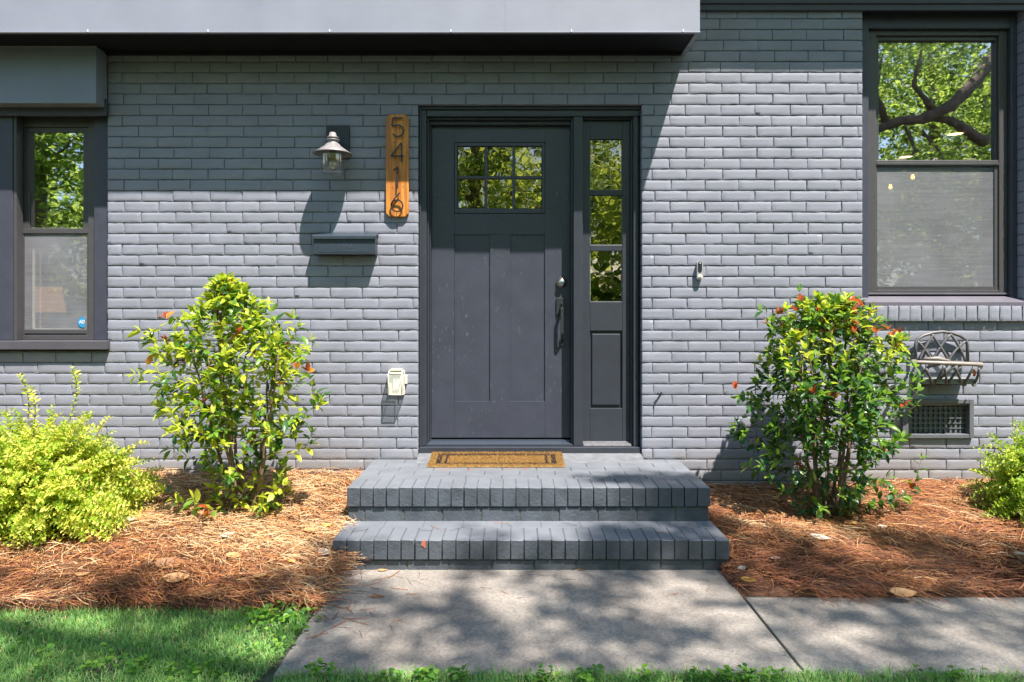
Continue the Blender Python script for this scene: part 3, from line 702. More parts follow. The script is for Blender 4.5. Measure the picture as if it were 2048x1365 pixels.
# ------------------------------------------------------------------ house number
t = thing('house_number_sign', 'orange wooden board with dark metal house number 5416', 'sign', (XX(794.5), 0, ZZ(331)))
Yn = -.026; a, b, zb2, zt = XX(772, Yn), XX(817, Yn), ZZ(434, Yn), ZZ(229, Yn); ch = .022
mb = MB(); poly = [(a + ch, zb2), (b - ch, zb2), (b, zb2 + ch), (b, zt - ch), (b - ch, zt), (a + ch, zt), (a, zt - ch), (a, zb2 + ch)]
bm = bmesh.new(); vv = [bm.verts.new((x, Yn, z)) for x, z in poly]; f = bm.faces.new(vv)
ex = bmesh.ops.extrude_face_region(bm, geom=[f]); bmesh.ops.translate(bm, vec=(0, .024, 0), verts=[v for v in ex['geom'] if isinstance(v, bmesh.types.BMVert)])
bmesh.ops.bevel(bm, geom=bm.edges[:], offset=.002, segments=2, affect='EDGES'); mb.bm(bm); mb.build('board', WOOD, t)
Yd2 = Yn - .016
def stroke(pts, rw=.0042, rd=.0025):
    P = [W(px, py, Yd2) for px, py in pts]; mb = MB()
    Lf, Rt = [], []
    for i, p in enumerate(P):
        d = (P[min(i + 1, len(P) - 1)] - P[max(i - 1, 0)]).normalized(); nn = Vector((-d.z, 0, d.x))
        Lf.append(p + nn * rw); Rt.append(p - nn * rw)
    n = len(P); vs = [v + Vector((0, -rd, 0)) for v in Lf + Rt] + [v + Vector((0, rd, 0)) for v in Lf + Rt]
    fs = []
    for i in range(n - 1):
        fs += [(i, i + 1, n + i + 1, n + i), (2 * n + i, 3 * n + i, 3 * n + i + 1, 2 * n + i + 1), (i, 2 * n + i, 2 * n + i + 1, i + 1), (n + i, n + i + 1, 3 * n + i + 1, 3 * n + i)]
    fs += [(0, n, 3 * n, 2 * n), (n - 1, 3 * n - 1, 4 * n - 1, 2 * n - 1)]
    return vs, fs
def digit(name, strokes, pins):
    mb = MB()
    for s in strokes: mb.add(*stroke(s))
    for px, py in pins: mb.tube([W(px, py, Yd2), W(px, py, Yn + .002)], .0022, 6)
    mb.build(name, BLACK, t)
arc = lambda cx, cy, r, a0, a1, n=18: [(cx + r * math.cos(R(a0 + (a1 - a0) * i / n)), cy - r * math.sin(R(a0 + (a1 - a0) * i / n))) for i in range(n + 1)]
digit('digit', [[(805, 236.5), (785.5, 236.5)], [(785.5, 236.5), (784, 252.5)], [(784, 252.5)] + arc(795.5, 262, 11.5, 120, -150)], [(796, 236), (795, 274)])
digit('digit', [[(803, 286), (782, 312.5)], [(782, 312.5), (808, 312.5)], [(803, 286), (803, 324.5)]], [(803, 290), (803, 321)])
digit('digit', [[(787, 341), (795, 335)], [(795, 335), (795, 377)]], [(795, 340), (795, 374)])
digit('digit', [arc(794, 412, 11.5, 0, 360, 28), [(799.5, 386), (789, 398), (784, 406), (782.7, 412)]], [(794, 423), (797, 389)])
mb = MB()
for px, py in ((788, 285.5), (808, 285), (784.5, 376), (806.5, 374)):
    mb = MB(); mb.lathe([(0, .0015), (.0032, .0010), (.004, -.001)], W(px, py, Yn), 12, 0, 'y'); mb.build('screw', BLACK, t)

# ------------------------------------------------------------------ outlet box
t = thing('outlet_cover', 'cream weatherproof outlet box with clear bubble cover beside door', 'outlet', (XX(794), 0, ZZ(768)))
a, b, zb2, zt = XX(778.5), XX(810), ZZ(789), ZZ(741)
mb = MB(); mb.box(a, b, -.016, .005, zb2, zt, 0, .004); mb.box(b + .0005, b + .016, -.02, .0, zt - .085, zt - .03, 0, .003); mb.box(a + .012, b - .014, -.05, .0, zt + .0005, zt + .010, 0, .003)
mb.box(XX(776), XX(781), -.02, .0, zb2 + .005, zb2 + .018, 0, .002)
mb.build('base_plate', CREAM, t)
mb = MB(); y = -.078
A = [(a + .002, -.0165, zb2 + .002), (b - .002, -.0165, zb2 + .002), (b - .002, -.0165, zt - .002), (a + .002, -.0165, zt - .002)]
B = [(a + .008, y, zb2 + .006), (b - .008, y, zb2 + .006), (b - .008, y, zt - .014), (a + .008, y, zt - .014)]
mb.add(A + B, [(0, 1, 5, 4), (1, 2, 6, 5), (2, 3, 7, 6), (3, 0, 4, 7), (4, 5, 6, 7)])
cl = bpy.data.materials.new('hazy_clear_plastic'); cl.use_nodes = True
bs = cl.node_tree.nodes['Principled BSDF']; bs.inputs['Base Color'].default_value = (.75, .76, .66, 1); bs.inputs['Alpha'].default_value = .42; bs.inputs['Roughness'].default_value = .2
mb.build('bubble_cover', cl, t)
mb = MB()
for i in range(4):
    p, q = B[i], B[(i + 1) % 4]; mb.tube([p, q], .003, 6); mb.tube([A[i], B[i]], .0025, 6)
mb.build('cover_rim', CREAM, t)
mb = MB(); cx, cz = (a + b) / 2 - .002, (zb2 + zt) / 2 - .006; mb.box(cx - .02, cx + .02, -.027, -.0162, cz - .04, cz + .04, 0, .003)
mb.build('outlet_face', WHITE, t)
mb = MB()
for s in (.024, -.030): MB().box(cx - .002, cx + .003, -.028, -.0268, cz + s - .003, cz + s + .003).build('socket_hole', BLACK, t)

# ------------------------------------------------------------------ doorbell
t = thing('doorbell', 'slim silver video doorbell with black camera face right of sidelight', 'doorbell', (XX(1400), 0, ZZ(542)))
y = -.03; cx = XX(1400.3, y); r = XX(1406.3, y) - cx; zt, zb2 = ZZ(522.5, y) - r, ZZ(561, y) + r
cap = lambda cx, r, z0, z1: [(cx + r * math.cos(R(a)), z1 + r * math.sin(R(a))) for a in range(0, 181, 15)] + [(cx + r * math.cos(R(a)), z0 + r * math.sin(R(a))) for a in range(180, 361, 15)]
MB().prism(cap(cx, r, zb2, zt), y, .004).build('housing', LIGHTG, t)
MB().prism(cap(cx - .001, r * .66, ZZ(541, y), zt + .003), y - .0025, y - .0002).build('camera_face', BLACK, t)
MB().lathe([(0, .006), (.005, .005), (.006, .0027)], (cx - .001, y, ZZ(527.5, y)), 16, 0, 'y').build('lens', LIGHTG, t)
mb = MB(); mb.lathe([(0, .004), (.012, .004), (.015, .0), ], (cx, y, ZZ(554.5, y)), 20, 0, 'y'); mb.build('button', CREAM, t)
MB().lathe([(0, .0052), (.005, .0048), (.006, .0042)], (cx, y, ZZ(554.5, y)), 16, 0, 'y').build('button_ring', GALV, t)

# ------------------------------------------------------------------ foundation vent
t = thing('foundation_vent', 'dark grey foundation vent with square grille low on the wall', 'vent', (XX(1877), 0, ZZ(838)))
ox0, ox1, oz0, oz1 = XX(1805, -.02), XX(1948, -.02), ZZ(877.5, -.02), ZZ(799, -.02)
ix0, ix1, iz0, iz1 = XX(1817, -.02), XX(1939, -.02), ZZ(869, -.02), ZZ(808, -.02)
mb = MB(); mb.box(ox0, ix0, -.022, .03, oz0, oz1, 0, .003); mb.box(ix1, ox1, -.022, .03, oz0, oz1, 0, .003)
mb.box(ix0 + e, ix1 - e, -.021, .03, iz1, oz1 - e, 0, .003); mb.box(ix0 + e, ix1 - e, -.021, .03, oz0 + e, iz0, 0, .003)
VENT = mat('vent_paint', (.12, .125, .14), .5, var=.1); mb.build('frame', VENT, t)
mb = MB(); nxg, nzg = 12, 6
for i in range(1, nxg): x = ix0 + (ix1 - ix0) * i / nxg; mb.box(x - .0035, x + .0035, .020, .032, iz0 + e, iz1 - e)
for j in range(1, nzg): z = iz0 + (iz1 - iz0) * j / nzg; mb.box(ix0 + e, ix1 - e, .016, .0195, z - .0035, z + .0035)
mb.build('grille', VENT, t)
MB().box(ix0 + .002, ix1 - .002, .0335, .045, iz0 + .002, iz1 - .002).build('damper', VENT, t)

# ------------------------------------------------------------------ hose holder
t = thing('hose_holder', 'grey cast metal hose holder with lattice basket above the foundation vent', 'hose holder', (XX(1885), 0, ZZ(720)))
HM = mat('cast_grey_metal', (.13, .125, .125), .5, metal=.2, var=.2, vscale=40); HB = mat('sun_worn_metal', (.27, .23, .20), .5, var=.15, vscale=30)
Yb_ = -.035
mb = MB(); y = Yb_; PP = lambda px, py, yy=Yb_: W(px, py, yy)
arch = [PP(1831, 724), PP(1831, 690), PP(1833, 680), PP(1846, 672), PP(1866, 666), PP(1884, 664), PP(1902, 666), PP(1920, 672), PP(1931, 679), PP(1935, 690), PP(1935, 724)]
mb.tube(arch, .010, 8)
mb.tube([PP(1831, 724), PP(1935, 724)], .0055, 8)
for pts in ([(1834, 682), (1852, 700), (1866, 724)], [(1862, 668), (1880, 690), (1898, 724)], [(1900, 667), (1922, 695), (1931, 724)],
            [(1838, 724), (1848, 695), (1868, 668)], [(1863, 724), (1878, 695), (1901, 668)], [(1896, 724), (1908, 700), (1932, 682)]):
    cur = []
    for k in range(9):
        u = k / 8; q = [(1 - u) ** 2 * p0 + 2 * u * (1 - u) * p1 + u * u * p2 for p0, p1, p2 in zip(*pts)]; cur.append(PP(q[0], q[1], Yb_ - .003 * math.sin(u * 3.14)))
    mb.tube(cur, .0080, 6)
for px in (1850, 1915): mb.box(XX(px) - .01, XX(px) + .01, Yb_, .004, ZZ(700) - .01, ZZ(700) + .01)
mb.build('backplate', HM, t)
Yq = -.17
mb = MB(); rim = [W(1832, 722, -.04), W(1826, 723, -.10), W(1828, 727, -.155), W(1838, 725, Yq), W(1895, 727, Yq), W(1950, 729, Yq), W(1962, 730, -.155), W(1960, 736, -.13)]
mb.tube(rim, [.008, .012, .014, .012, .012, .013, .016, .012], 10)
mb.tube([W(1845, 723, -.04), W(1850, 719, -.07), W(1875, 717.5, -.09), W(1900, 722, -.05)], [.006, .012, .014, .006], 8)
mb.build('rim', HB, t)
mb = MB()
low = [W(1842, 768, -.07), W(1846, 744, -.13), W(1856, 735, -.16), W(1880, 730, Yq)]
mb.tube(low, .0065, 8)
for a, c, b in (((1852, 738), (1858, 752), (1866, 769)), ((1888, 732), (1880, 750), (1870, 768)), ((1910, 732), (1896, 745), (1872, 764)), ((1888, 733), (1893, 752), (1893, 768)),
                ((1922, 733), (1905, 750), (1897, 768)), ((1908, 733), (1920, 752), (1923, 770)), ((1947, 735), (1938, 752), (1928, 770)), ((1958, 736), (1957, 756), (1948, 768))):
    cur = []
    for k in range(8):
        u = k / 7; q = [(1 - u) ** 2 * p0 + 2 * u * (1 - u) * p1 + u * u * p2 for p0, p1, p2 in zip(a, c, b)]; cur.append(W(q[0], q[1], Yq + .06 * u * u))
    mb.tube(cur, .0078, 6)
for px in (1870, 1895, 1925, 1945):
    mb.tube([W(px - 2, 767, Yq + .06), W(px + 1, 772, Yq + .065), W(px + 6, 771, Yq + .08), W(px + 9, 764, Yq + .1)], .0055, 6)
mb.tube([W(1842, 767, -.07), W(1850, 773, -.06), W(1858, 770, -.05)], .007, 6)
mb.build('basket', HM, t)
mb = MB(); mb.box(XX(1836, -.05), XX(1935, -.05), -.12, -.015, ZZ(766, -.05), ZZ(756, -.05), 0, .003); mb.build('tray', mat('pale_green_metal', (.22, .25, .24), .5), t)
mb = MB()
mb.tube([W(1945, 738, -.12), W(1950, 745, -.14), W(1948, 752, -.13)], .008, 8)
tag(mb.build('hose_nozzle', mat('orange_plastic', (.65, .20, .03), .5), None, W(1947, 745, -.13)), 'small orange nozzle tip caught in the hose holder basket', 'nozzle')
# wall anchor right of the sidelight
mb = MB(); mb.tube([W(1318, 787, -.03), W(1323, 786, -.002)], .006, 8); mb.tube([W(1316, 788.5, -.028), W(1319, 788, -.022)], .008, 8)
tag(mb.build('hose_hook', IRON, None, W(1320, 787)), 'tiny metal hook low on the brick right of the door', 'hook')

# ------------------------------------------------------------------ brick steps
st = thing('brick_steps', 'two painted brick steps leading up to the front door', 'steps', (.09, -.5, 0))
LX0, LX1, LZ, LY = XX(694, -.72), XX(1421, -.72), ZZ(976, -.72), -.72
SX0, SX1, SZ, SY = XX(665, -1.02), XX(1459, -1.02), ZZ(1081, -1.02), -1.02
def rowlock(mb, x0, x1, yf, z0, z1, depth, n, rnd):
    wv = (x1 - x0) / n
    for i in range(n):
        a = x0 + i * wv + rnd.uniform(.0012, .003); b = x0 + (i + 1) * wv - rnd.uniform(.0012, .003)
        if i == 0: a = x0
        if i == n - 1: b = x1
        bm = bmesh.new(); bmesh.ops.create_cube(bm, size=1)
        dy = rnd.uniform(-.002, .002); dz = rnd.uniform(-.0012, .0012)
        for v in bm.verts: v.co = Vector((a if v.co.x < 0 else b, yf + dy if v.co.y < 0 else yf + depth, z0 if v.co.z < 0 else z1 + dz))
        bmesh.ops.bevel(bm, geom=bm.edges[:], offset=.0035, segments=2, affect='EDGES', profile=.5)
        o = len(mb.f); mb.bm(bm, 0, True)
        for q in range(o, len(mb.f)):
            P_ = [Vector(mb.v[v_]) for v_ in mb.f[q]]; nn_ = (P_[1] - P_[0]).cross(P_[2] - P_[0]).normalized()
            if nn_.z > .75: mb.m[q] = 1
            if abs(nn_.z) > .99 or abs(nn_.y) > .99 or abs(nn_.x) > .99: mb.sm[q] = False
def header(mb, x0, x1, yf, z0, z1, n, rnd, off):
    wv = .205; x = x0 - off
    while x < x1:
        a, b = max(x0, x + .004), min(x1, x + wv - .004)
        if b - a > .02: mb.box(a, b, yf + rnd.uniform(-.0015, .0015), yf + .09, z0, z1 - rnd.uniform(.002, .004), 0, .004)
        x += wv
rs = random.Random(9)
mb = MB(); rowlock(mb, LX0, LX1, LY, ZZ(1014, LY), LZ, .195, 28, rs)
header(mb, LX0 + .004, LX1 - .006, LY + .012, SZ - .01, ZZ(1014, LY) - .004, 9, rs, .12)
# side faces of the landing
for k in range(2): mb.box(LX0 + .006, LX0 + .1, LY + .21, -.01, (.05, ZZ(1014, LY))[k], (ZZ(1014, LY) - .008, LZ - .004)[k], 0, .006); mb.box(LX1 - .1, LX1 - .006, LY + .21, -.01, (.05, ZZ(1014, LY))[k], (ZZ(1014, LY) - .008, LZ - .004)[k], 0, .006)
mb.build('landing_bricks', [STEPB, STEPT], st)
mb = MB(); mb.box(LX0 + .012, LX1 - .012, LY + .016, LY + .197, 0, LZ - .012); mb.box(LX0 + .006, LX1 - .006, LY + .017, LY + .1965, LZ - .0115, LZ - .0025, 1); mb.build('landing_mortar', [STEPM, STEPJ], st)
mb = MB()   # paved landing top: brick-size pavers with shallow joints
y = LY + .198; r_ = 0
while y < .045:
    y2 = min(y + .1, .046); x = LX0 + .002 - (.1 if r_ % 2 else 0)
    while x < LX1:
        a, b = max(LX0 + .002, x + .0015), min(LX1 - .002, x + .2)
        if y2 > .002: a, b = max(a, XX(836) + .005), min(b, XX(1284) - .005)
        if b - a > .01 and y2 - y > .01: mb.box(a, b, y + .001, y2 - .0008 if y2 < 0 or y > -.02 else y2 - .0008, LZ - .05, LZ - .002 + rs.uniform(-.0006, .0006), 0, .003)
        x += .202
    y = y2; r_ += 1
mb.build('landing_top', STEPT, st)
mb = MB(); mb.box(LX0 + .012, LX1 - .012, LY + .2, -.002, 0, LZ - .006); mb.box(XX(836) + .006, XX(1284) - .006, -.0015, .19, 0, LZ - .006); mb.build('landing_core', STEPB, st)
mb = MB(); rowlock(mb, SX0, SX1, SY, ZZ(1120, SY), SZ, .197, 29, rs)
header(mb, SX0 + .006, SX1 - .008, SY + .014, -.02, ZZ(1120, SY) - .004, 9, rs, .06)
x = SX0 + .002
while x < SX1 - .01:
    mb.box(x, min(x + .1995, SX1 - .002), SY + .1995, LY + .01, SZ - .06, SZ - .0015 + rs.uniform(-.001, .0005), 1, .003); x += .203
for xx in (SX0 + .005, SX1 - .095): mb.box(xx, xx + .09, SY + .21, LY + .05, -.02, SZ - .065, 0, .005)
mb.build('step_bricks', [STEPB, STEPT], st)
mb = MB(); mb.box(SX0 + .014, SX1 - .014, SY + .018, LY + .02, -.05, SZ - .013); mb.box(SX0 + .006, SX1 - .006, SY + .019, LY + .015, SZ - .0125, SZ - .003, 1); mb.build('step_mortar', [STEPM, STEPJ], st)
mb = MB()   # chipped paint
def chip(cx, cy, cz, rx, rz, flat):
    n = 11; pts = []
    for i in range(n):
        a = 2 * math.pi * i / n; q = rs.uniform(.6, 1.15); pts.append((rx * q * math.cos(a), rz * q * math.sin(a)))
    if flat: mb.add([(cx + u, cy + v, cz + h) for h in (0, .0012) for u, v in pts], [tuple(range(n, 2 * n))] + [(i, (i + 1) % n, n + (i + 1) % n, n + i) for i in range(n)])
    else: mb.add([(cx + u, cy - h, cz + v) for h in (0, .0012) for u, v in pts], [tuple(range(n, 2 * n))] + [(i, (i + 1) % n, n + (i + 1) % n, n + i) for i in range(n)])
c = W(848, 1088, SY); chip(c.x, SY - .003, c.z, .013, .022, False); mb.build('paint_chip', RED, st)
for q in range(12):
    mb = MB(); chip(XX(rs.uniform(870, 1060), -.28), -.26 - rs.uniform(.005, .05), LZ - .002, rs.uniform(.006, .022), rs.uniform(.002, .004), True); mb.build('paint_chip', RED, st)

mb = MB(); mb.prismx([(-.13, LZ - .003), (.0195, LZ + .0275), (.06, LZ + .0275), (.06, LZ - .02), (-.13, LZ - .02)], XX(836) + .004, XX(1284) - .004)
mb.build('sill_wash', mat('worn_wash', (.15, .155, .17), .7, var=.2, vscale=25, bump=.6), st)
rise = lambda y: max(0.0, (y + .12) * .2 + .002)
# ------------------------------------------------------------------ doormat
t = thing('doormat', 'coir doormat with black double border in front of the door', 'doormat', (-.1, -.12, LZ))
m0, m1, my0, my1 = XX(854, -.25), XX(1130, -.25), -.25, .004; mz = LZ + .0005
def matmesh(name, rects, m, parent):
    mb = MB()
    for (a, b, c, d, zt) in rects: mb.box(a, b, c, d, mz, zt)
    return mb.build(name, m, parent)
T = mz + .016
mb = MB(); mb.prismx([(my0, mz), (-.125, mz), (my1, mz + rise(my1)), (my1, mz + rise(my1) + .008), (-.125, mz + .008), (my0, mz + .008)], m0, m1); mb.build('mat_base', COIR, t)
# fibres
def fibres(name, reg, count, m, dark=False):
    V = []; Fc = []
    pts = []
    while len(pts) < count:
        x = rs.uniform(m0, m1); y = rs.uniform(my0, my1)
        u = min(x - m0, m1 - x); v = min(y - my0, my1 - y)
        border = (.045 < u and .028 < v) and (u < .075 or v < .056)
        border2 = (.095 < u < .112 and v > .05)
        if (border or border2) == dark: pts.append((x, y))
    P = np.array(pts); n = len(P); z0 = mz + .006 + np.maximum(0, (P[:, 1] + .12) * .2 + .002)
    L = rng.uniform(.010, .017, n); th = rng.uniform(0, 2 * np.pi, n); tilt = rng.uniform(0, .7, n)
    dx = np.cos(th) * np.sin(tilt) * L; dy = np.sin(th) * np.sin(tilt) * L; dz = np.cos(tilt) * L
    pa = rng.uniform(0, 2 * np.pi, n); wx, wy = np.cos(pa) * .0012, np.sin(pa) * .0012
    V = np.zeros((n, 3, 3)); V[:, 0] = np.c_[P[:, 0] - wx, P[:, 1] - wy, z0]; V[:, 1] = np.c_[P[:, 0] + wx, P[:, 1] + wy, z0]
    V[:, 2] = np.c_[P[:, 0] + dx, P[:, 1] + dy, z0 + dz]
    return npmesh(name, V.reshape(-1, 3), np.arange(n * 3).reshape(-1, 3), m, parent=t, smooth=False)
fibres('coir_pile', None, 24000, COIR); fibres('black_border', None, 7000, COIRD, True)

# ------------------------------------------------------------------ leaves: batch placing
def leaf_tpl(wd=.44, fold=.22, droop=.18):
    rows = [(.0, 0), (.22, .36), (.5, .5), (.78, .34), (1, 0)]
    V = [(0, 0, 0)]
    for u, w_ in rows[1:4]:
        zc = -droop * u * u
        V += [(u, w_ * wd, zc + fold * w_ * wd), (u, 0, zc), (u, -w_ * wd, zc + fold * w_ * wd)]
    V.append((1, 0, -droop))
    T_ = [(0, 2, 1), (0, 3, 2)]
    for r in (0, 1):
        a = 1 + r * 3; T_ += [(a, a + 1, a + 4), (a, a + 4, a + 3), (a + 1, a + 2, a + 5), (a + 1, a + 5, a + 4)]
    T_ += [(7, 8, 10), (8, 9, 10)]
    return np.array(V), np.array(T_)
def leaf_small(wd=.5, fold=.25):
    V = np.array([(0, 0, 0), (.5, wd / 2, fold * wd / 2), (.5, 0, 0.0), (.5, -wd / 2, fold * wd / 2), (1, 0, -.06)])
    return V, np.array([(0, 2, 1), (0, 3, 2), (1, 2, 4), (2, 3, 4)])
def place(tpl, pos, dirs, size, roll=None, up=(0, 0, 1)):
    V, T_ = tpl; n = len(pos); pos = np.asarray(pos, float); d = np.asarray(dirs, float)
    d /= np.linalg.norm(d, axis=1, keepdims=True) + 1e-9
    u = np.tile(np.array(up, float), (n, 1)); u += rng.normal(0, .35, (n, 3)) if roll is None else roll * rng.normal(0, 1, (n, 3))
    s = np.cross(u, d); s /= np.linalg.norm(s, axis=1, keepdims=True) + 1e-9
    nn = np.cross(d, s)
    size = np.asarray(size).reshape(-1, 1, 1)
    out = pos[:, None, :] + size * (V[None, :, 0:1] * d[:, None, :] + V[None, :, 1:2] * s[:, None, :] + V[None, :, 2:3] * rng.uniform(.1, 2.6, (n, 1, 1)) * nn[:, None, :])
    Fc = (T_[None] + (np.arange(n) * len(V))[:, None, None]).reshape(-1, 3)
    return out.reshape(-1, 3), Fc, len(T_)
LM = [leafmat('leaf_new', (.46, .52, .05), (.62, .72, .05), .38), leafmat('leaf_mid', (.17, .31, .04), (.28, .48, .04), .3),
      leafmat('leaf_dark', (.045, .12, .035), (.09, .22, .03), .25, tw=.3), leafmat('leaf_red', (.42, .085, .03), (.6, .13, .04), .35),
      leafmat('leaf_orange', (.55, .26, .04), (.7, .35, .05), .4)]

def camellia(name, label, base, H, env, lean, nst, ntip, leaf, pal, seed, extra=()):
    rd = random.Random(seed); t = thing(name, label, 'shrub', base)
    B = Vector(base); mb = MB(); nodes = []
    for i in range(nst):
        a = 2 * math.pi * i / nst + rd.uniform(-.4, .4); b0 = B + Vector((math.cos(a) * .03, math.sin(a) * .03, -.03))
        tt = rd.uniform(.6, .95); rx, ry = env(tt); q = rd.uniform(.35, .75)
        end = B + Vector((math.cos(a) * rx * q + lean * tt, math.sin(a) * ry * q, H * tt)); pts = []; m = 9
        for k in range(m + 1):
            u = k / m; p = b0.lerp(end, u); p.x += (end.x - b0.x) * (u ** .6 - u) * .5 + rd.uniform(-.012, .012); p.y += rd.uniform(-.012, .012); pts.append(p)
        rr = [.009 * (1 - k / m) + .0028 for k in range(m + 1)]
        mb.tube(pts, rr, 7)
        nodes += [(p, r) for p, r in zip(pts[2:], rr[2:])]
    tips = []
    for _ in range(ntip):
        tt = rd.random() ** .8
        if tt < .30 and rd.random() < .5: tt = rd.uniform(.3, .95)
        rx, ry = env(tt); rx *= .86; a = rd.uniform(0, 2 * math.pi); q = rd.random() ** .42
        lump = 1 + .20 * math.sin(a * 3 + tt * 9 + seed) + .14 * math.sin(a * 5 - tt * 17)
        tips.append(B + Vector((math.cos(a) * rx * q * lump + lean * tt, math.sin(a) * ry * q * lump, H * tt)))
    tips += [B + Vector(x) for x in extra]
    tips.sort(key=lambda p: (p - B).length)
    pos, dr, sz, mi = [], [], [], []
    for tip in tips:
        best = min(nodes, key=lambda nd_: (nd_[0] - tip).length + 1.6 * max(0, nd_[0].z - tip.z + .03))
        p0, r0 = best; d = tip - p0; L = d.length
        if L < .02: continue
        pts = []; m = 5
        for k in range(m + 1):
            u = k / m; p = p0.lerp(tip, u); p.z -= .10 * L * math.sin(math.pi * u) * (1 if rd.random() < 2 else 0); pts.append(p)
        r1 = min(r0 * .8, .005); mb.tube(pts, [r1 * (1 - .7 * k / m) + .0007 for k in range(m + 1)], 5)
        nodes += [(pts[2], r1 * .7), (pts[3], r1 * .6), (pts[4], r1 * .5)]
        tt = (tip.z - B.z) / H
        Lz = min(L, .17); nl = max(4, int(Lz / .019)); ax = d.normalized(); s0 = ax.orthogonal().normalized(); s1 = ax.cross(s0)
        kind = pal(tt, (tip - B - Vector((lean * tt, 0, 0))), rd)
        for k in range(nl):
            u = 1 - (k + .3) / nl * Lz / L; p = p0.lerp(tip, u); p.z -= .10 * L * math.sin(math.pi * u)
            a = k * 2.4 + rd.uniform(-.4, .4); side = s0 * math.cos(a) + s1 * math.sin(a)
            dd = side * .9 + ax * rd.uniform(.3, .8) + Vector((0, 0, rd.uniform(-.35, .15)))
            pos.append(p); dr.append(dd); sz.append(leaf * rd.uniform(.65, 1.2)); mi.append(kind(k))
        for k in range(3):
            a = k * 2.1 + rd.random(); side = s0 * math.cos(a) + s1 * math.sin(a)
            pos.append(tip); dr.append(ax + side * .7 + Vector((0, 0, .15))); sz.append(leaf * rd.uniform(.5, .95)); mi.append(kind(-1))
    mb.build('stem', BARK, t)
    V, Fc, k = place(leaf_tpl(), pos, dr, sz)
    npmesh('foliage', V, Fc, LM, np.repeat(np.array(mi), k), parent=t)
    return t
def pal_left(tt, off, rd):
    young = tt > .45 and rd.random() < .75 or tt < .16 and rd.random() < .75 or rd.random() < .25
    red = rd.random() < .05
    def k(i):
        if i == -1: return 3 if red else (0 if young else 1)
        x = rd.random()
        if i < 1 and red: return 4
        if young: return 0 if x < .58 else (1 if x < .86 else 2)
        return 0 if x < .10 else (1 if x < .48 else 2)
    return k
def pal_right(tt, off, rd):
    young = tt > .68 and rd.random() < .6; red = rd.random() < (.17 if tt > .8 else .03) or (off.x > .28 and .25 < tt < .6 and rd.random() < .2)
    def k(i):
        if i == -1: return 3 if red else (0 if young else 1)
        x = rd.random()
        if i < 1 and red: return 4 if x < .3 else 3
        if young: return 0 if x < .45 else (1 if x < .8 else 2)
        return 0 if x < .02 else (1 if x < .17 else 2)
    return k
def interp(t, P):
    for (a, va), (b, vb) in zip(P[:-1], P[1:]):
        if t <= b: return va + (vb - va) * (t - a) / (b - a)
    return P[-1][1]
yl = -.56; bl = (XX(492, yl), yl, bedz(XX(492, yl), yl))
camellia('camellia_shrub', 'open leafy camellia with bright yellow-green new growth left of the steps', bl, 1.26,
         lambda t: (interp(t, [(0, .16), (.1, .32), (.2, .28), (.3, .40), (.5, .50), (.7, .48), (.85, .33), (.95, .12), (1, .04)]), interp(t, [(0, .12), (.3, .22), (.6, .27), (1, .06)])),
         -.11, 8, 520, .064, pal_left, 11,
         [(-.58, 0, .98), (-.55, .05, .93), (-.50, 0, .88), (.36, -.02, .93), (-.40, -.1, .13), (-.3, -.12, .08), (.24, -.1, .16), (.12, -.15, .07), (-.12, -.2, .06), (-.22, -.15, .10), (-.42, 0, .33), (.32, 0, .5), (.36, 0, .42)])
yr = -.45; br = (XX(1655, yr), yr, bedz(XX(1655, yr), yr))
camellia('camellia_shrub', 'dense dark green camellia with red new shoots under the right window', br, 1.235,
         lambda t: (interp(t, [(0, .15), (.1, .28), (.2, .42), (.35, .47), (.55, .50), (.7, .46), (.82, .40), (.92, .28), (1, .14)]), interp(t, [(0, .12), (.2, .27), (.6, .30), (1, .12)])),
         0, 10, 780, .060, pal_right, 21,
         [(-.37, 0, 1.16), (-.34, 0, 1.08), (-.16, 0, 1.27), (-.13, .03, 1.2), (.10, 0, 1.2), (.17, 0, 1.21), (.26, 0, 1.17), (.33, 0, 1.10), (.44, 0, 1.0), (.42, -.02, .93), (.50, 0, .62), (.5, -.05, .33), (.40, -.05, .12), (.47, -.03, .16), (-.52, 0, .72), (-.5, 0, .66), (-.45, 0, .28)])

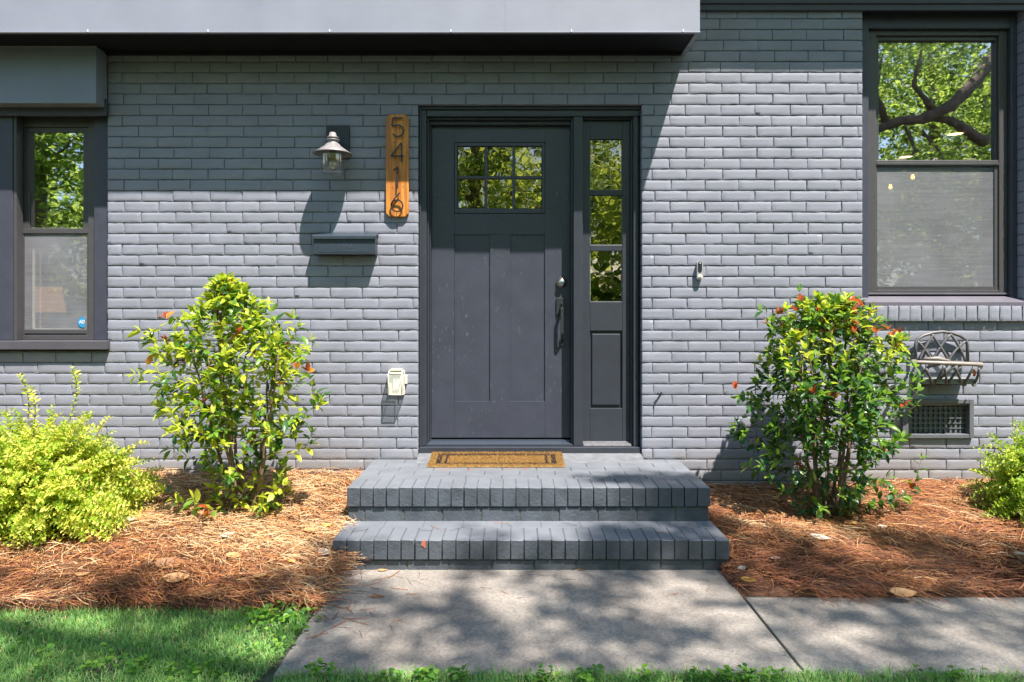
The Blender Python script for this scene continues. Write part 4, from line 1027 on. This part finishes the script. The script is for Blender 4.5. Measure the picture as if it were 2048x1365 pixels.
GM = [leafmat('abelia_gold', (.74, .70, .13), (.75, .78, .10), .45), leafmat('abelia_lime', (.36, .50, .05), (.5, .66, .05), .45), leafmat('abelia_green', (.13, .26, .03), (.25, .42, .03), .4), LM[4]]
def abelia(label, base, rx, ry, H, nsh, leaf, seed, wts, shoots=()):
    rd = random.Random(seed); t = thing('golden_abelia', label, 'shrub', base, 'golden abelia mounds in the beds'); B = Vector(base); mb = MB()
    pos, dr, sz, mi = [], [], [], []
    S = []
    for _ in range(nsh):
        a = rd.uniform(0, 2 * math.pi); el = math.asin(rd.uniform(-.12, 1)); q = rd.uniform(.78, 1.05) if rd.random() < .8 else rd.uniform(.4, .8)
        dv = Vector((math.cos(a) * math.cos(el) * rx, math.sin(a) * math.cos(el) * ry, max(.0, math.sin(el)) * H + .03))
        q *= 1 + .10 * math.sin(a * 4 + el * 5 + seed) + .07 * math.sin(a * 9 - el * 7)
        S.append((B + Vector((rd.uniform(-.1, .1), rd.uniform(-.1, .1), 0)) + Vector((0, 0, .03)), B + dv * q, .20))
    for a, b, l in shoots: S.append((B + Vector(a), B + Vector(b), l))
    for i, (p0, p1, ll) in enumerate(S):
        L = (p1 - p0).length; ax = (p1 - p0).normalized(); bend = Vector((rd.uniform(-.05, .05), rd.uniform(-.05, .05), .06))
        f = lambda u: p0.lerp(p1, u) + bend * math.sin(math.pi * u)
        if i % 2 == 0 or i >= nsh: mb.tube([f(k / 4) for k in range(5)], [.003, .0026, .002, .0015, .0008], 4, cap=False)
        s0 = ax.orthogonal().normalized(); s1 = ax.cross(s0); n = int(min(L, ll) / .0135)
        gold = rd.random(); u_ = np.array([1 - (k / max(1, n)) * min(L, ll) / L for k in range(n)])
        for k in range(n):
            p = f(u_[k]); a = k * 1.57 + rd.uniform(-.3, .3)
            for sg in (1, -1):
                side = (s0 * math.cos(a) + s1 * math.sin(a)) * sg
                pos.append(p); dr.append(side + ax * rd.uniform(.2, .7) + Vector((0, 0, .15))); sz.append(leaf * rd.uniform(.6, 1.2) * (.6 + .4 * min(1, k / 4)))
                x = rd.random() * .6 + gold * .4
                mi.append(0 if x < wts[0] else (1 if x < wts[1] else (2 if x < .985 else 3)))
    mb.build('stem', BARK, t, fix=False)
    V, Fc, k = place(leaf_small(.55), pos, dr, sz, .5)
    npmesh('foliage', V, Fc, GM, np.repeat(np.array(mi), k), parent=t)
ya = -.70; xa = XX(70, ya)
abelia('bright yellow-green abelia mound at the left edge of the photo', (xa, ya, bedz(xa, ya) - .02), .60, .42, .53, 1500, .030, 4, (.50, .86),
       [((-.06, 0, .40), (-.10, .02, .80), .42), ((-.02, 0, .4), (-.03, .0, .74), .35), ((.12, 0, .40), (.18, .02, .84), .42), ((.3, 0, .3), (.40, 0, .58), .28), ((.4, 0, .25), (.60, 0, .44), .25)])
yb = -.50; xb_ = XX(2085, yb)
abelia('lime green abelia mound at the right edge of the photo', (xb_, yb, bedz(xb_, yb) - .02), .36, .32, .48, 700, .028, 8, (.22, .72),
       [((-.1, 0, .3), (-.38, 0, .40), .3), ((-.1, 0, .2), (-.36, .0, .33), .3), ((0, 0, .4), (-.08, 0, .66), .3), ((0, 0, .4), (.05, 0, .7), .3)])

# ------------------------------------------------------------------ pine straw
def inbed(x, y):
    if y > .0 or y > .01: return False
    if x < -.80: 
        if x > LX0 - .0 and y > SY: return False
        return y > bed_edge(x) - .02
    if x > 1.0:
        if x < LX1 + .0 and y > LY: return False
        if x < SX1 and y > SY: return False
        return y > bed_edge(x) - .01 - .035 * nz(x, y, 14, 2) + (.25 * max(0, 1 - abs(x - 1.12) / .14) if x < 1.26 and y < -1.1 else 0)
    return False
rd_s = random.Random(66)
def needles(count, xr, seed):
    rd = np.random.default_rng(seed); P = []; A = []
    while len(P) < count:
        x = rd.uniform(*xr); y = rd.uniform(-1.5, .0)
        if not inbed(x, y): continue
        P.append((x, y, bedz(x, y)))
        # swirling lay of the straw
        A.append(nz(x, y, 1.3, 11) * 2.6 + rd.normal(0, .8) if rd.uniform() < .45 else rd.uniform(0, 6.28))
    P = np.array(P); A = np.array(A); n = len(P)
    L = rd.uniform(.07, .18, n); wv = rd.uniform(.0008, .0018, n); curve = rd.normal(0, .35, n); rise = rd.normal(0, .16, n) + .03
    z0 = P[:, 2] + rd.uniform(.0, .024, n); SEG = 4
    V = np.zeros((n, SEG + 1, 2, 3))
    x, y = P[:, 0].copy(), P[:, 1].copy(); z = z0.copy()
    for s in range(SEG + 1):
        u = s / SEG; ang = A + curve * (u - .5) * 2; ca, sa = np.cos(ang), np.sin(ang)
        if s: x += ca * L / SEG; y += sa * L / SEG; z = z + (rise * (1 - 1.6 * u)) * L / SEG * 2
        ww = wv * (1 - .5 * u)
        V[:, s, 0] = np.c_[x - sa * ww, y + ca * ww, z + ww * .8]; V[:, s, 1] = np.c_[x + sa * ww, y - ca * ww, z - ww * .3]
    # keep the ends out of the wall, the steps and above the ground
    zz = V[..., 2]; yy = V[..., 1]; yy[yy > -.004] = -.004
    b = (np.arange(n) * (SEG + 1) * 2)[:, None, None]
    q = np.array([[2 * s, 2 * s + 1, 2 * s + 3, 2 * s + 2] for s in range(SEG)])[None]
    Fc = (b + q).reshape(-1, 4)
    # colour kind by patch
    pat = np.array([nz(p[0], p[1], 2.5, 5) for p in P]); r = rd.uniform(0, 1, n)
    front = np.clip((-P[:, 1] - .75) / .6, 0, 1)
    tan = .45 + .5 * pat - .42 * front - (.32 if seed == 2 else 0)
    mi = np.where(r < tan, 0, np.where(r < tan + .34, 1, np.where(r < .86, 2, 3)))
    return V.reshape(-1, 3), Fc, np.repeat(mi, SEG)
NM = [mat('straw_tan', (.60, .41, .22), .55), mat('straw_orange', (.46, .20, .07), .55), mat('straw_red', (.24, .08, .03), .6), mat('straw_dark', (.075, .032, .018), .7)]
V1, F1, M1 = needles(34000, (-3.6, -.80), 1); V2, F2, M2 = needles(30000, (1.0, 3.7), 2)
sv, sf = [], []
for _ in range(90):
    k = rd_s.random()
    if k < .55: x, y, z = -.8 + abs(rd_s.gauss(0, .16)), rd_s.uniform(-1.7, -1.05), .003
    elif k < .75: x, y, z = rd_s.uniform(-.7, .9), rd_s.uniform(-1.35, -1.05), .003
    elif k < .9: x, y, z = rd_s.uniform(1.1, 3.0), rd_s.gauss(-1.37, .05), .002
    else: x, y, z = rd_s.uniform(-.8, 1.0), rd_s.uniform(-.95, -.74), SZ + .003
    a = rd_s.uniform(0, 6.28); L_ = rd_s.uniform(.03, .11); ca, sa = math.cos(a), math.sin(a); o_ = len(sv)
    for i in range(3):
        u = i / 2 - .5; cx_, cy_ = x + ca * u * L_ - sa * .1 * L_ * (u * u), y + sa * u * L_ + ca * .1 * L_ * u * u
        sv += [(cx_ - sa * .0009, cy_ + ca * .0009, z + .002), (cx_ + sa * .0009, cy_ - ca * .0009, z)]
    sf += [(o_, o_ + 1, o_ + 3, o_ + 2), (o_ + 2, o_ + 3, o_ + 5, o_ + 4)]
sv, sf = np.array(sv), np.array(sf)
o = npmesh('pine_straw', np.r_[V1, V2, sv], np.r_[F1, F2 + len(V1), sf + len(V1) + len(V2)], NM, np.r_[M1, M2, np.full(len(sf), 2)], smooth=False)
tag(o, 'pine straw mulch covering both planting beds', 'pine straw', kind='stuff')

# ------------------------------------------------------------------ grass and weeds
def grass_ok(x, y):
    if x < -.80: 
        e_ = bed_edge(x) + .03 * nz(x, y, 9, 2)
        if y > e_: return False
        if x > -.84 + .06 * nz(x, y, 4, 9): return False
        return True
    return y < -1.955 + .05 * nz(x, 0, 5, 3)
def grass(count, seed):
    rd = np.random.default_rng(seed); P = []
    while len(P) < count:
        x = rd.uniform(-3.4, 3.2); y = rd.uniform(-2.55, -1.35)
        if x > -.8 and y > -1.9: continue
        if abs(x) > (y + D) * .80 + .25: continue
        if grass_ok(x, y) and nz(x, y, 6, 8) + rd.uniform(-.5, .7) > -.3: P.append((x, y, -.008))
    P = np.array(P); n = len(P); th = rd.uniform(0, 2 * np.pi, n); L = rd.uniform(.022, .060, n); L *= np.where(P[:, 0] > -.8, .9, .8)
    bend = rd.uniform(.3, 2.2, n); wv = rd.uniform(.0009, .0019, n); SEG = 3
    V = np.zeros((n, SEG * 2 + 1, 3)); x, y, z = P[:, 0].copy(), P[:, 1].copy(), P[:, 2].copy()
    sd_ = np.c_[-np.sin(th), np.cos(th)]
    for s in range(SEG + 1):
        u = s / SEG; ang = bend * (u + .15)
        if s: x += np.cos(th) * np.sin(ang) * L / SEG; y += np.sin(th) * np.sin(ang) * L / SEG; z += np.cos(ang) * L / SEG
        if s < SEG:
            ww = wv * (1 - .4 * u); V[:, 2 * s] = np.c_[x - sd_[:, 0] * ww, y - sd_[:, 1] * ww, z]; V[:, 2 * s + 1] = np.c_[x + sd_[:, 0] * ww, y + sd_[:, 1] * ww, z]
        else: V[:, 2 * s] = np.c_[x, y, z]
    tr = np.array([(0, 1, 3), (0, 3, 2), (2, 3, 5), (2, 5, 4), (4, 5, 6)])
    Fc = (tr[None] + (np.arange(n) * 7)[:, None, None]).reshape(-1, 3)
    r = rd.uniform(0, 1, n); mi = np.where(r < .5, 0, np.where(r < .85, 1, np.where(r < .95, 2, 3)))
    return V.reshape(-1, 3), Fc, np.repeat(mi, 5)
GR = [leafmat('grass_mid', (.22, .44, .13), (.28, .54, .10), .5), leafmat('grass_light', (.36, .56, .17), (.44, .66, .13), .5), leafmat('grass_dark', (.12, .28, .09), (.14, .34, .07), .5), mat('grass_dry', (.38, .30, .15), .8)]
V, Fc, M = grass(85000, 4)
tag(npmesh('lawn_grass', V, Fc, GR, M, smooth=False), 'short green lawn grass at the lower left and bottom edge', 'grass', kind='stuff')
# broadleaf weeds
pos, dr, sz, mi = [], [], [], []; rd = random.Random(77); wst = MB()
cl_ = [(555, 1250, 60, 60, 60), (600, 1215, 40, 25, 22), (520, 1240, 30, 30, 18), (250, 1335, 90, 25, 26), (420, 1345, 100, 20, 22), (60, 1300, 60, 30, 10)] + [(x, 1364, 26, 5, c_) for x, c_ in ((770, 8), (850, 14), (905, 10), (1090, 9), (1180, 12), (1290, 5), (1400, 10), (1450, 16), (1500, 12), (1545, 6))] + [(1900, 1362, 120, 6, 10), (640, 1352, 40, 12, 10)]
for px, py, sx, sy, cnt in cl_:
    for _ in range(cnt):
        u, v = px + rd.gauss(0, sx * .5), py + rd.gauss(0, sy * .5)
        dd = CZ * F / (v - HY); x, y = (u - 1024) / F * dd, dd - D
        if x > -.79 and y > -1.97: y = -1.975 - rd.random() * .05
        h = rd.uniform(.008, .038)
        for k in range(rd.choice((2, 3, 3))):
            a = rd.uniform(0, 6.28); p = Vector((x + math.cos(a) * .008, y + math.sin(a) * .008, h + rd.uniform(-.006, .01)))
            pos.append(p); dr.append((math.cos(a), math.sin(a), rd.uniform(-.1, .5))); sz.append(rd.uniform(.014, .030)); mi.append(rd.choice((0, 0, 1, 1, 2)))
        wst.tube([(x, y, -.01), (x, y, h)], .0008, 4, 3, cap=False)
V, Fc, k = place(leaf_tpl(.8, .2, .1), pos, dr, sz, .3)
WM = [leafmat('weed_light', (.22, .42, .05), (.3, .55, .04), .4), leafmat('weed_mid', (.12, .30, .04), (.2, .42, .03), .4), leafmat('weed_dark', (.06, .18, .03), (.1, .25, .02), .4)]
tag(npmesh('weed_leaves', V, Fc, WM, np.repeat(np.array(mi), k)), 'low broadleaf weeds creeping through the lawn along the walkway', 'weeds', kind='stuff')

# ------------------------------------------------------------------ fallen leaves
def gpt(px, py, z=None):
    zz = .0
    for _ in range(6):
        dd = (CZ - zz) * F / (py - HY); x, y = (px - 1024) / F * dd, dd - D; zz = bedz(x, y) + .022 if z is None else z
    return x, y, zz
PALE = mat('pale_dead_leaf', (.50, .43, .34), .6, var=.15, vscale=40); TAN = mat('tan_dead_leaf', (.45, .24, .10), .6, var=.2, vscale=40); YEL = mat('yellow_dead_leaf', (.62, .33, .05), .6, var=.2, vscale=40); BRN = mat('brown_dead_leaf', (.26, .12, .05), .6, var=.2, vscale=40)
FL = [(262, 1040, .085, 1.9, PALE, 'large pale dead leaf standing beside the left abelia mound'), (340, 1128, .135, .15, BRN, 'largest brown magnolia leaf lying on the left pine straw'),
      (468, 1113, .085, -.3, TAN, 'tan dead leaf lying right of the largest brown leaf'), (352, 1158, .115, .25, TAN, 'long tan dead leaf in front of the largest brown leaf'),
      (520, 1153, .06, .5, TAN, 'curled tan leaf near the front of the left bed'), (622, 1057, .085, -.2, TAN, 'tan curved leaf near the top step on the left bed'),
      (648, 1104, .09, -.8, PALE, 'pale grey dead leaf against the lower step left corner'), (455, 1067, .07, .9, PALE, 'small bleached leaf under the left camellia'),
      (655, 1050, .05, .4, YEL, 'yellow leaf beside the upper step on the left bed'), (585, 1122, .045, 1.2, YEL, 'small orange leaf in the middle of the left bed front'),
      (165, 1150, .06, .3, TAN, 'small tan leaf near the lawn edge below the left abelia'),
      (1641, 1076, .10, -.7, PALE, 'white bleached dead leaf in the middle of right bed'), (1551, 1117, .05, .2, PALE, 'small pale leaf near the lower step on the right bed'),
      (1497, 1162, .07, -.5, YEL, 'yellow-orange leaf at the inner corner of walkway'), (1708, 1040, .05, .4, YEL, 'round orange leaf below the right camellia'),
      (1911, 1038, .05, 1.3, YEL, 'orange upright leaf beside the right abelia mound'), (1484, 1137, .05, .5, PALE, 'small beige leaf beside the lower step right corner'),
      (1806, 1189, .115, -.1, TAN, 'large orange-tan leaf at the edge of right walkway slab'), (1765, 1050, .05, -.2, PALE, 'small pale leaf right of the round orange leaf'), (2040, 1108, .05, 0, PALE, 'small pale leaf at the far right of the right bed')]
def dead(px, py, L, ang, m, lab, z=None, curl=.3):
    x, y, zz = gpt(px, py, z); rd = random.Random(int(px * 7 + py)); nU, nV = 8, 6; vs = []
    tilt = rd.uniform(.15, .45) if z is None else .05
    for i in range(nU + 1):
        u = i / nU; wv = .24 * L * math.sin(math.pi * u ** .85) ** .7 if 0 < u < 1 else .0005
        for j in range(nV + 1):
            v = j / nV * 2 - 1
            a, b = (u - .5) * L, v * wv; h = curl * L * (.35 * (2 * u - 1) ** 2 + .5 * (v * wv / L) ** 2 * 8) + b * math.sin(tilt) + .001
            vs.append((x + a * math.cos(ang) - b * math.sin(ang), y + a * math.sin(ang) + b * math.cos(ang), zz + h))
    mb = MB(); mb.add(vs, [(i * (nV + 1) + j, i * (nV + 1) + j + 1, (i + 1) * (nV + 1) + j + 1, (i + 1) * (nV + 1) + j) for i in range(nU) for j in range(nV)], 0, True)
    mb.tube([vs[nV // 2], (x - (.5 * L + .012) * math.cos(ang), y - (.5 * L + .012) * math.sin(ang), zz + .004)], .0008, 4)
    tag(mb.build('dead_leaf', m, None, (x, y, zz), fix=False), lab, 'leaf', 'dead leaves fallen on the ground')
for f_ in FL: dead(*f_)
dead(755, 1194, .065, .05, BRN, 'thin brown leaf lying on the concrete walkway', 0.001, .1)
dead(1164, 1140, .04, .3, TAN, 'small tan leaf at the foot of the lower step', 0.001)
dead(765, 1142, .05, .1, TAN, 'brown leaf at the foot of the lower step near its left end', 0.001)

# ------------------------------------------------------------------ front yard trees (behind the camera; seen mirrored in the glass, casting the dapples)
TL = [leafmat('tree_leaf_light', (.17, .28, .05), (.68, .88, .15), .5, tw=.6), leafmat('tree_leaf_mid', (.08, .17, .025), (.50, .70, .12), .5, tw=.6), leafmat('tree_leaf_dark', (.04, .10, .02), (.18, .30, .06), .5, tw=.5)]
def clusters(cent, rad, per, leaf, seed, flat=.6):
    rd = np.random.default_rng(seed); n = len(cent); c = np.repeat(np.array(cent), per, 0)
    g = rd.normal(0, 1, (n * per, 3)); g /= np.linalg.norm(g, axis=1, keepdims=True); g *= (rd.uniform(0, 1, (n * per, 1)) ** .5) * rad; g[:, 2] *= flat
    d = rd.normal(0, 1, (n * per, 3)); d[:, 2] *= .5; d[:, 2] -= .2
    s = leaf * rd.uniform(.6, 1.3, n * per)
    V, Fc, k = place(leaf_small(.55), c + g, d, s, .6)
    cm = rd.integers(0, 3, n); mi = np.where(rd.uniform(0, 1, n * per) < .6, np.repeat(cm, per), rd.integers(0, 3, n * per))
    return V, Fc, np.repeat(mi, k)
SD = np.array([.26, -.36, .855]) / .855
# the oak over the walk: its crown is where the shade on the photographed ground says it is
oak = thing('oak_tree', 'big oak with spreading limbs, seen mirrored in the right window', 'tree', (11.7, -10.2, 0))
mb = MB()
mb.tube([(11.7, -10.2, -.3), (11.65, -10.2, .4), (11.5, -10.1, 2), (11.4, -10, 3.6)], [.62, .45, .38, .36], 14)
mb.tube([(11.4, -10, 3.4), (10.0, -9.2, 6.6), (7.5, -8.2, 9), (4.0, -7.0, 10)], [.3, .24, .17, .08], 10)
mb.tube([(11.4, -10, 3.4), (12.6, -10.2, 6.5), (13.4, -10.8, 9.5)], [.26, .18, .07], 10)
mb.tube([(8.6, -8.6, 8.4), (4.5, -6.6, 9.2), (.5, -5.6, 9.8), (-2.2, -5.6, 9.9)], [.14, .09, .06, .03], 8)
mb.tube([(10.4, -9.4, 5.7), (8.8, -8.0, 5.9), (7.95, -7.3, 5.15), (7.4, -7.0, 4.70), (6.9, -7.0, 4.47), (6.5, -7.0, 4.44), (6.0, -7.0, 4.25), (5.2, -6.8, 4.0)], [.16, .135, .11, .10, .095, .085, .065, .03], 10)
mb.tube([(11.2, -9.9, 3.4), (9.4, -8.4, 4.5), (8.3, -7.6, 4.25), (7.5, -7.2, 4.5), (7.0, -7.05, 4.52)], [.16, .12, .09, .07, .05], 8)
mb.tube([(6.3, -7.0, 4.4), (6.05, -6.9, 4.9), (6.15, -6.8, 5.5)], [.06, .045, .012], 8)
mb.tube([(7.1, -7.0, 4.6), (6.7, -6.9, 5.0), (6.8, -6.8, 5.7)], [.06, .04, .012], 8)
mb.tube([(6.6, -7.0, 4.35), (6.75, -6.9, 3.9), (6.3, -6.8, 3.65), (6.0, -6.8, 3.5)], [.035, .025, .02, .008], 6)
mb.tube([(6.9, -7.0, 4.3), (7.3, -7.0, 3.75), (7.8, -7.0, 3.35)], [.028, .018, .006], 6)
mb.build('trunk', OBARK, oak)
cent = []; rd = random.Random(31)
def shade_want(x, y):
    # how much of the ground at x, y lies in shade
    e_ = -1.17 if x < -.95 else (-.84 if x < .3 else (-.60 if x < 1.9 else -.70))
    e_ += .09 * nz(x, y, 1.9, 21)
    sh = min(1, max(0, (e_ - y) / .16)) * (.86 + .5 * nz(x, y, 4, 41))
    if x < -.8 and y < -1.35: sh *= .62
    for gx_, gy_, rx, ry in GAPS:
        q = ((x - gx_) / rx) ** 2 + ((y - gy_) / ry) ** 2
        if q < 1.9: sh *= max(0, min(1, (q - .8) / 1.0))
    return sh
GAPS = []
for px, py, wx, wy in ((740, 1155, 60, 13), (850, 1165, 80, 14), (960, 1180, 90, 18), (985, 1218, 55, 22), (1020, 1240, 40, 14), (726, 1232, 40, 14), (681, 1282, 50, 15), (1190, 1228, 38, 12), (1165, 1261, 60, 12),
        (1316, 1167, 65, 18), (1394, 1228, 75, 24), (1452, 1190, 50, 13), (1330, 1205, 60, 10), (1042, 1338, 60, 12), (1440, 1306, 60, 15), (1592, 1200, 75, 12), (2010, 1215, 60, 15), (1751, 1270, 70, 20), (1666, 1252, 50, 10),
        (1977, 1296, 85, 20), (1622, 1337, 60, 14), (1936, 1337, 60, 14), (130, 1250, 90, 24), (20, 1225, 50, 20), (420, 1310, 70, 14), (560, 1240, 60, 20), (1703, 1134, 60, 18), (1150, 1160, 70, 10), (1850, 1225, 50, 10), (300, 1345, 70, 16)):
    dd = CZ * F / (py - HY); GAPS.append(((px - 1024) / F * dd, dd - D, wx / F * dd * .95, wy / F * dd * dd / CZ * .95))
for xx, yy, rx, ry in ((-.45, -.93, .25, .12), (.1, -.9, .2, .1), (.35, -.62, .2, .08)): GAPS.append((xx, yy, rx, ry))
for _ in range(9500):
    x, y = rd.uniform(-4.6, 5.2), rd.uniform(-5.5, -.3)
    if rd.random() < shade_want(x, y):
        h = rd.uniform(8.0, 10.6); cent.append((x + SD[0] * h, y + SD[1] * h, h))
# streaks on the landing and the right of the steps
for px, yg in [(x, -.25 + .03 * math.sin(x)) for x in np.linspace(.30, .85, 14)] + [(x, -.42 + .02 * math.cos(x * 3)) for x in np.linspace(.55, 1.0, 9)]:
    for _ in range(3):
        h = rd.uniform(8.0, 9.5); cent.append((px + .304 * .32 + rd.gauss(0, .03) + SD[0] * h, yg - .421 * .32 + .0 + rd.gauss(0, .012) + SD[1] * h, h))
V1, F1, M1 = clusters(cent, .13, 9, .085, 3)
cent2 = []
while len(cent2) < 1500:                    # rest of the crown, away from the walk
    p = (rd.gauss(9.5, 3.2), rd.gauss(-11, 2.2), rd.uniform(6.5, 12.5))
    if p[1] + .421 * p[2] < -3.6: cent2.append(p)
V2, F2, M2 = clusters(cent2, .5, 14, .14, 4)
cent3 = []
while len(cent3) < 900:                     # low foliage round the limb in the window
    x, y, z = rd.uniform(4.2, 12.5), rd.uniform(-13.5, -8.0), rd.uniform(2.2, 8.6)
    if z > 7.5 - .33 * (y + 13.5) * .6 + 1: continue
    if nz(x, z, .9, 50) > -.3: cent3.append((x, y, z))
for _ in range(70): cent3.append((rd.uniform(4.6, 7.6), rd.uniform(-6.6, -6.0), rd.choice((rd.uniform(3.0, 3.8), rd.uniform(4.8, 5.6)))))
V3, F3, M3 = clusters(cent3, .42, 26, .085, 5)
npmesh('crown', np.r_[V1, V2, V3], np.r_[F1, F2 + len(V1), F3 + len(V1) + len(V2)], TL, np.r_[M1, M2, M3], parent=oak)
def yard_tree(label, loc, seed, H=11.0):
    rd = random.Random(seed); t = thing('shade_tree', label, 'tree', loc, 'trees of the wood across the front yard'); B = Vector(loc); mb = MB()
    mb.tube([B + Vector((0, 0, -.3)), B + Vector((.1, 0, 3)), B + Vector((.25, .1, 6)), B + Vector((.3, .2, 9))], [.30, .22, .16, .06], 10)
    cs = []
    for i in range(13):
        a = rd.uniform(0, 6.28); z0 = rd.uniform(1.6, 8); r = rd.uniform(2, 3.7) * (1 - (z0 / H) ** 2 * .5)
        e_ = B + Vector((math.cos(a) * r, math.sin(a) * r, z0 + rd.uniform(.6, 2))); p0 = B + Vector((.1, .05, z0)); mb.tube([p0, p0.lerp(e_, .5) + Vector((0, 0, .2)), e_], [.08, .05, .015], 6)
        for k in range(22): q = p0.lerp(e_, rd.uniform(.35, 1.1)) + Vector((rd.gauss(0, .5), rd.gauss(0, .5), rd.gauss(0, .45))); cs.append(tuple(q))
    for k in range(150):
        a = rd.uniform(0, 6.28); r = rd.uniform(1.4, 3.4); cs.append((B.x + math.cos(a) * r, B.y + math.sin(a) * r, rd.uniform(.8, H)))
    mb.build('trunk', OBARK, t)
    V, Fc, M = clusters(cs, .6, 24, .21, seed)
    npmesh('crown', V, Fc, TL, M, parent=t)
    return t
protos = [yard_tree('tree with open crown across the yard, mirrored in the door glass', (-1.5, -19, 0), 1), yard_tree('leafy tree across the yard, mirrored in the left window', (-14.2, -16, 0), 2)]
spots = [(5.2, -21, 0, .5, 1.1), (-7.0, -20, 1, 1.9, 1.0), (13.5, -17, 0, 2.6, 1.05), (18.5, -22, 1, 3.9, 1.2), (-20, -21, 0, 4.4, 1.15), (1.8, -27, 1, 5.1, 1.25), (9.6, -27, 0, 5.9, 1.2), (-12, -27, 0, .9, 1.25), (-17.5, -14.5, 1, 2.2, .9)]
places = ['behind the camera, a little to the right', 'between the two nearest trees left of the camera', 'behind the oak', 'farthest to the right', 'farthest to the left', 'at the back, straight opposite the front door', 'at the back on the right', 'at the back on the left', 'nearest on the far left']
for i, (x, y, k, rz, s) in enumerate(spots):
    src = protos[k]; c_ = src.copy(); C.objects.link(c_); c_.location = (x, y, 0); c_.rotation_euler = (0, 0, rz); c_.scale = (s, s, s); c_['label'] = 'tree in the wood facing the house, ' + places[i]
    for ch in list(src.children):
        d = ch.copy(); C.objects.link(d); d.parent = c_

# far wood behind the yard trees: one dense mass
cs = []; rd = random.Random(8)
for k in range(3900):
    x = rd.uniform(-48, 48); z = rd.uniform(0, 9) if k < 2600 else rd.uniform(0, 2.6); cs.append((x, -34 + rd.uniform(-2, 2) + 2 * nz(x, z, .3, 2), z * (1 + .25 * nz(x, 0, .2, 5))))
V, Fc, M = clusters(cs, 1.1, 16, .55, 12)
tag(npmesh('far_woodland', V, Fc, TL, M), 'far green wood closing the view across the yard', 'woodland', kind='stuff')
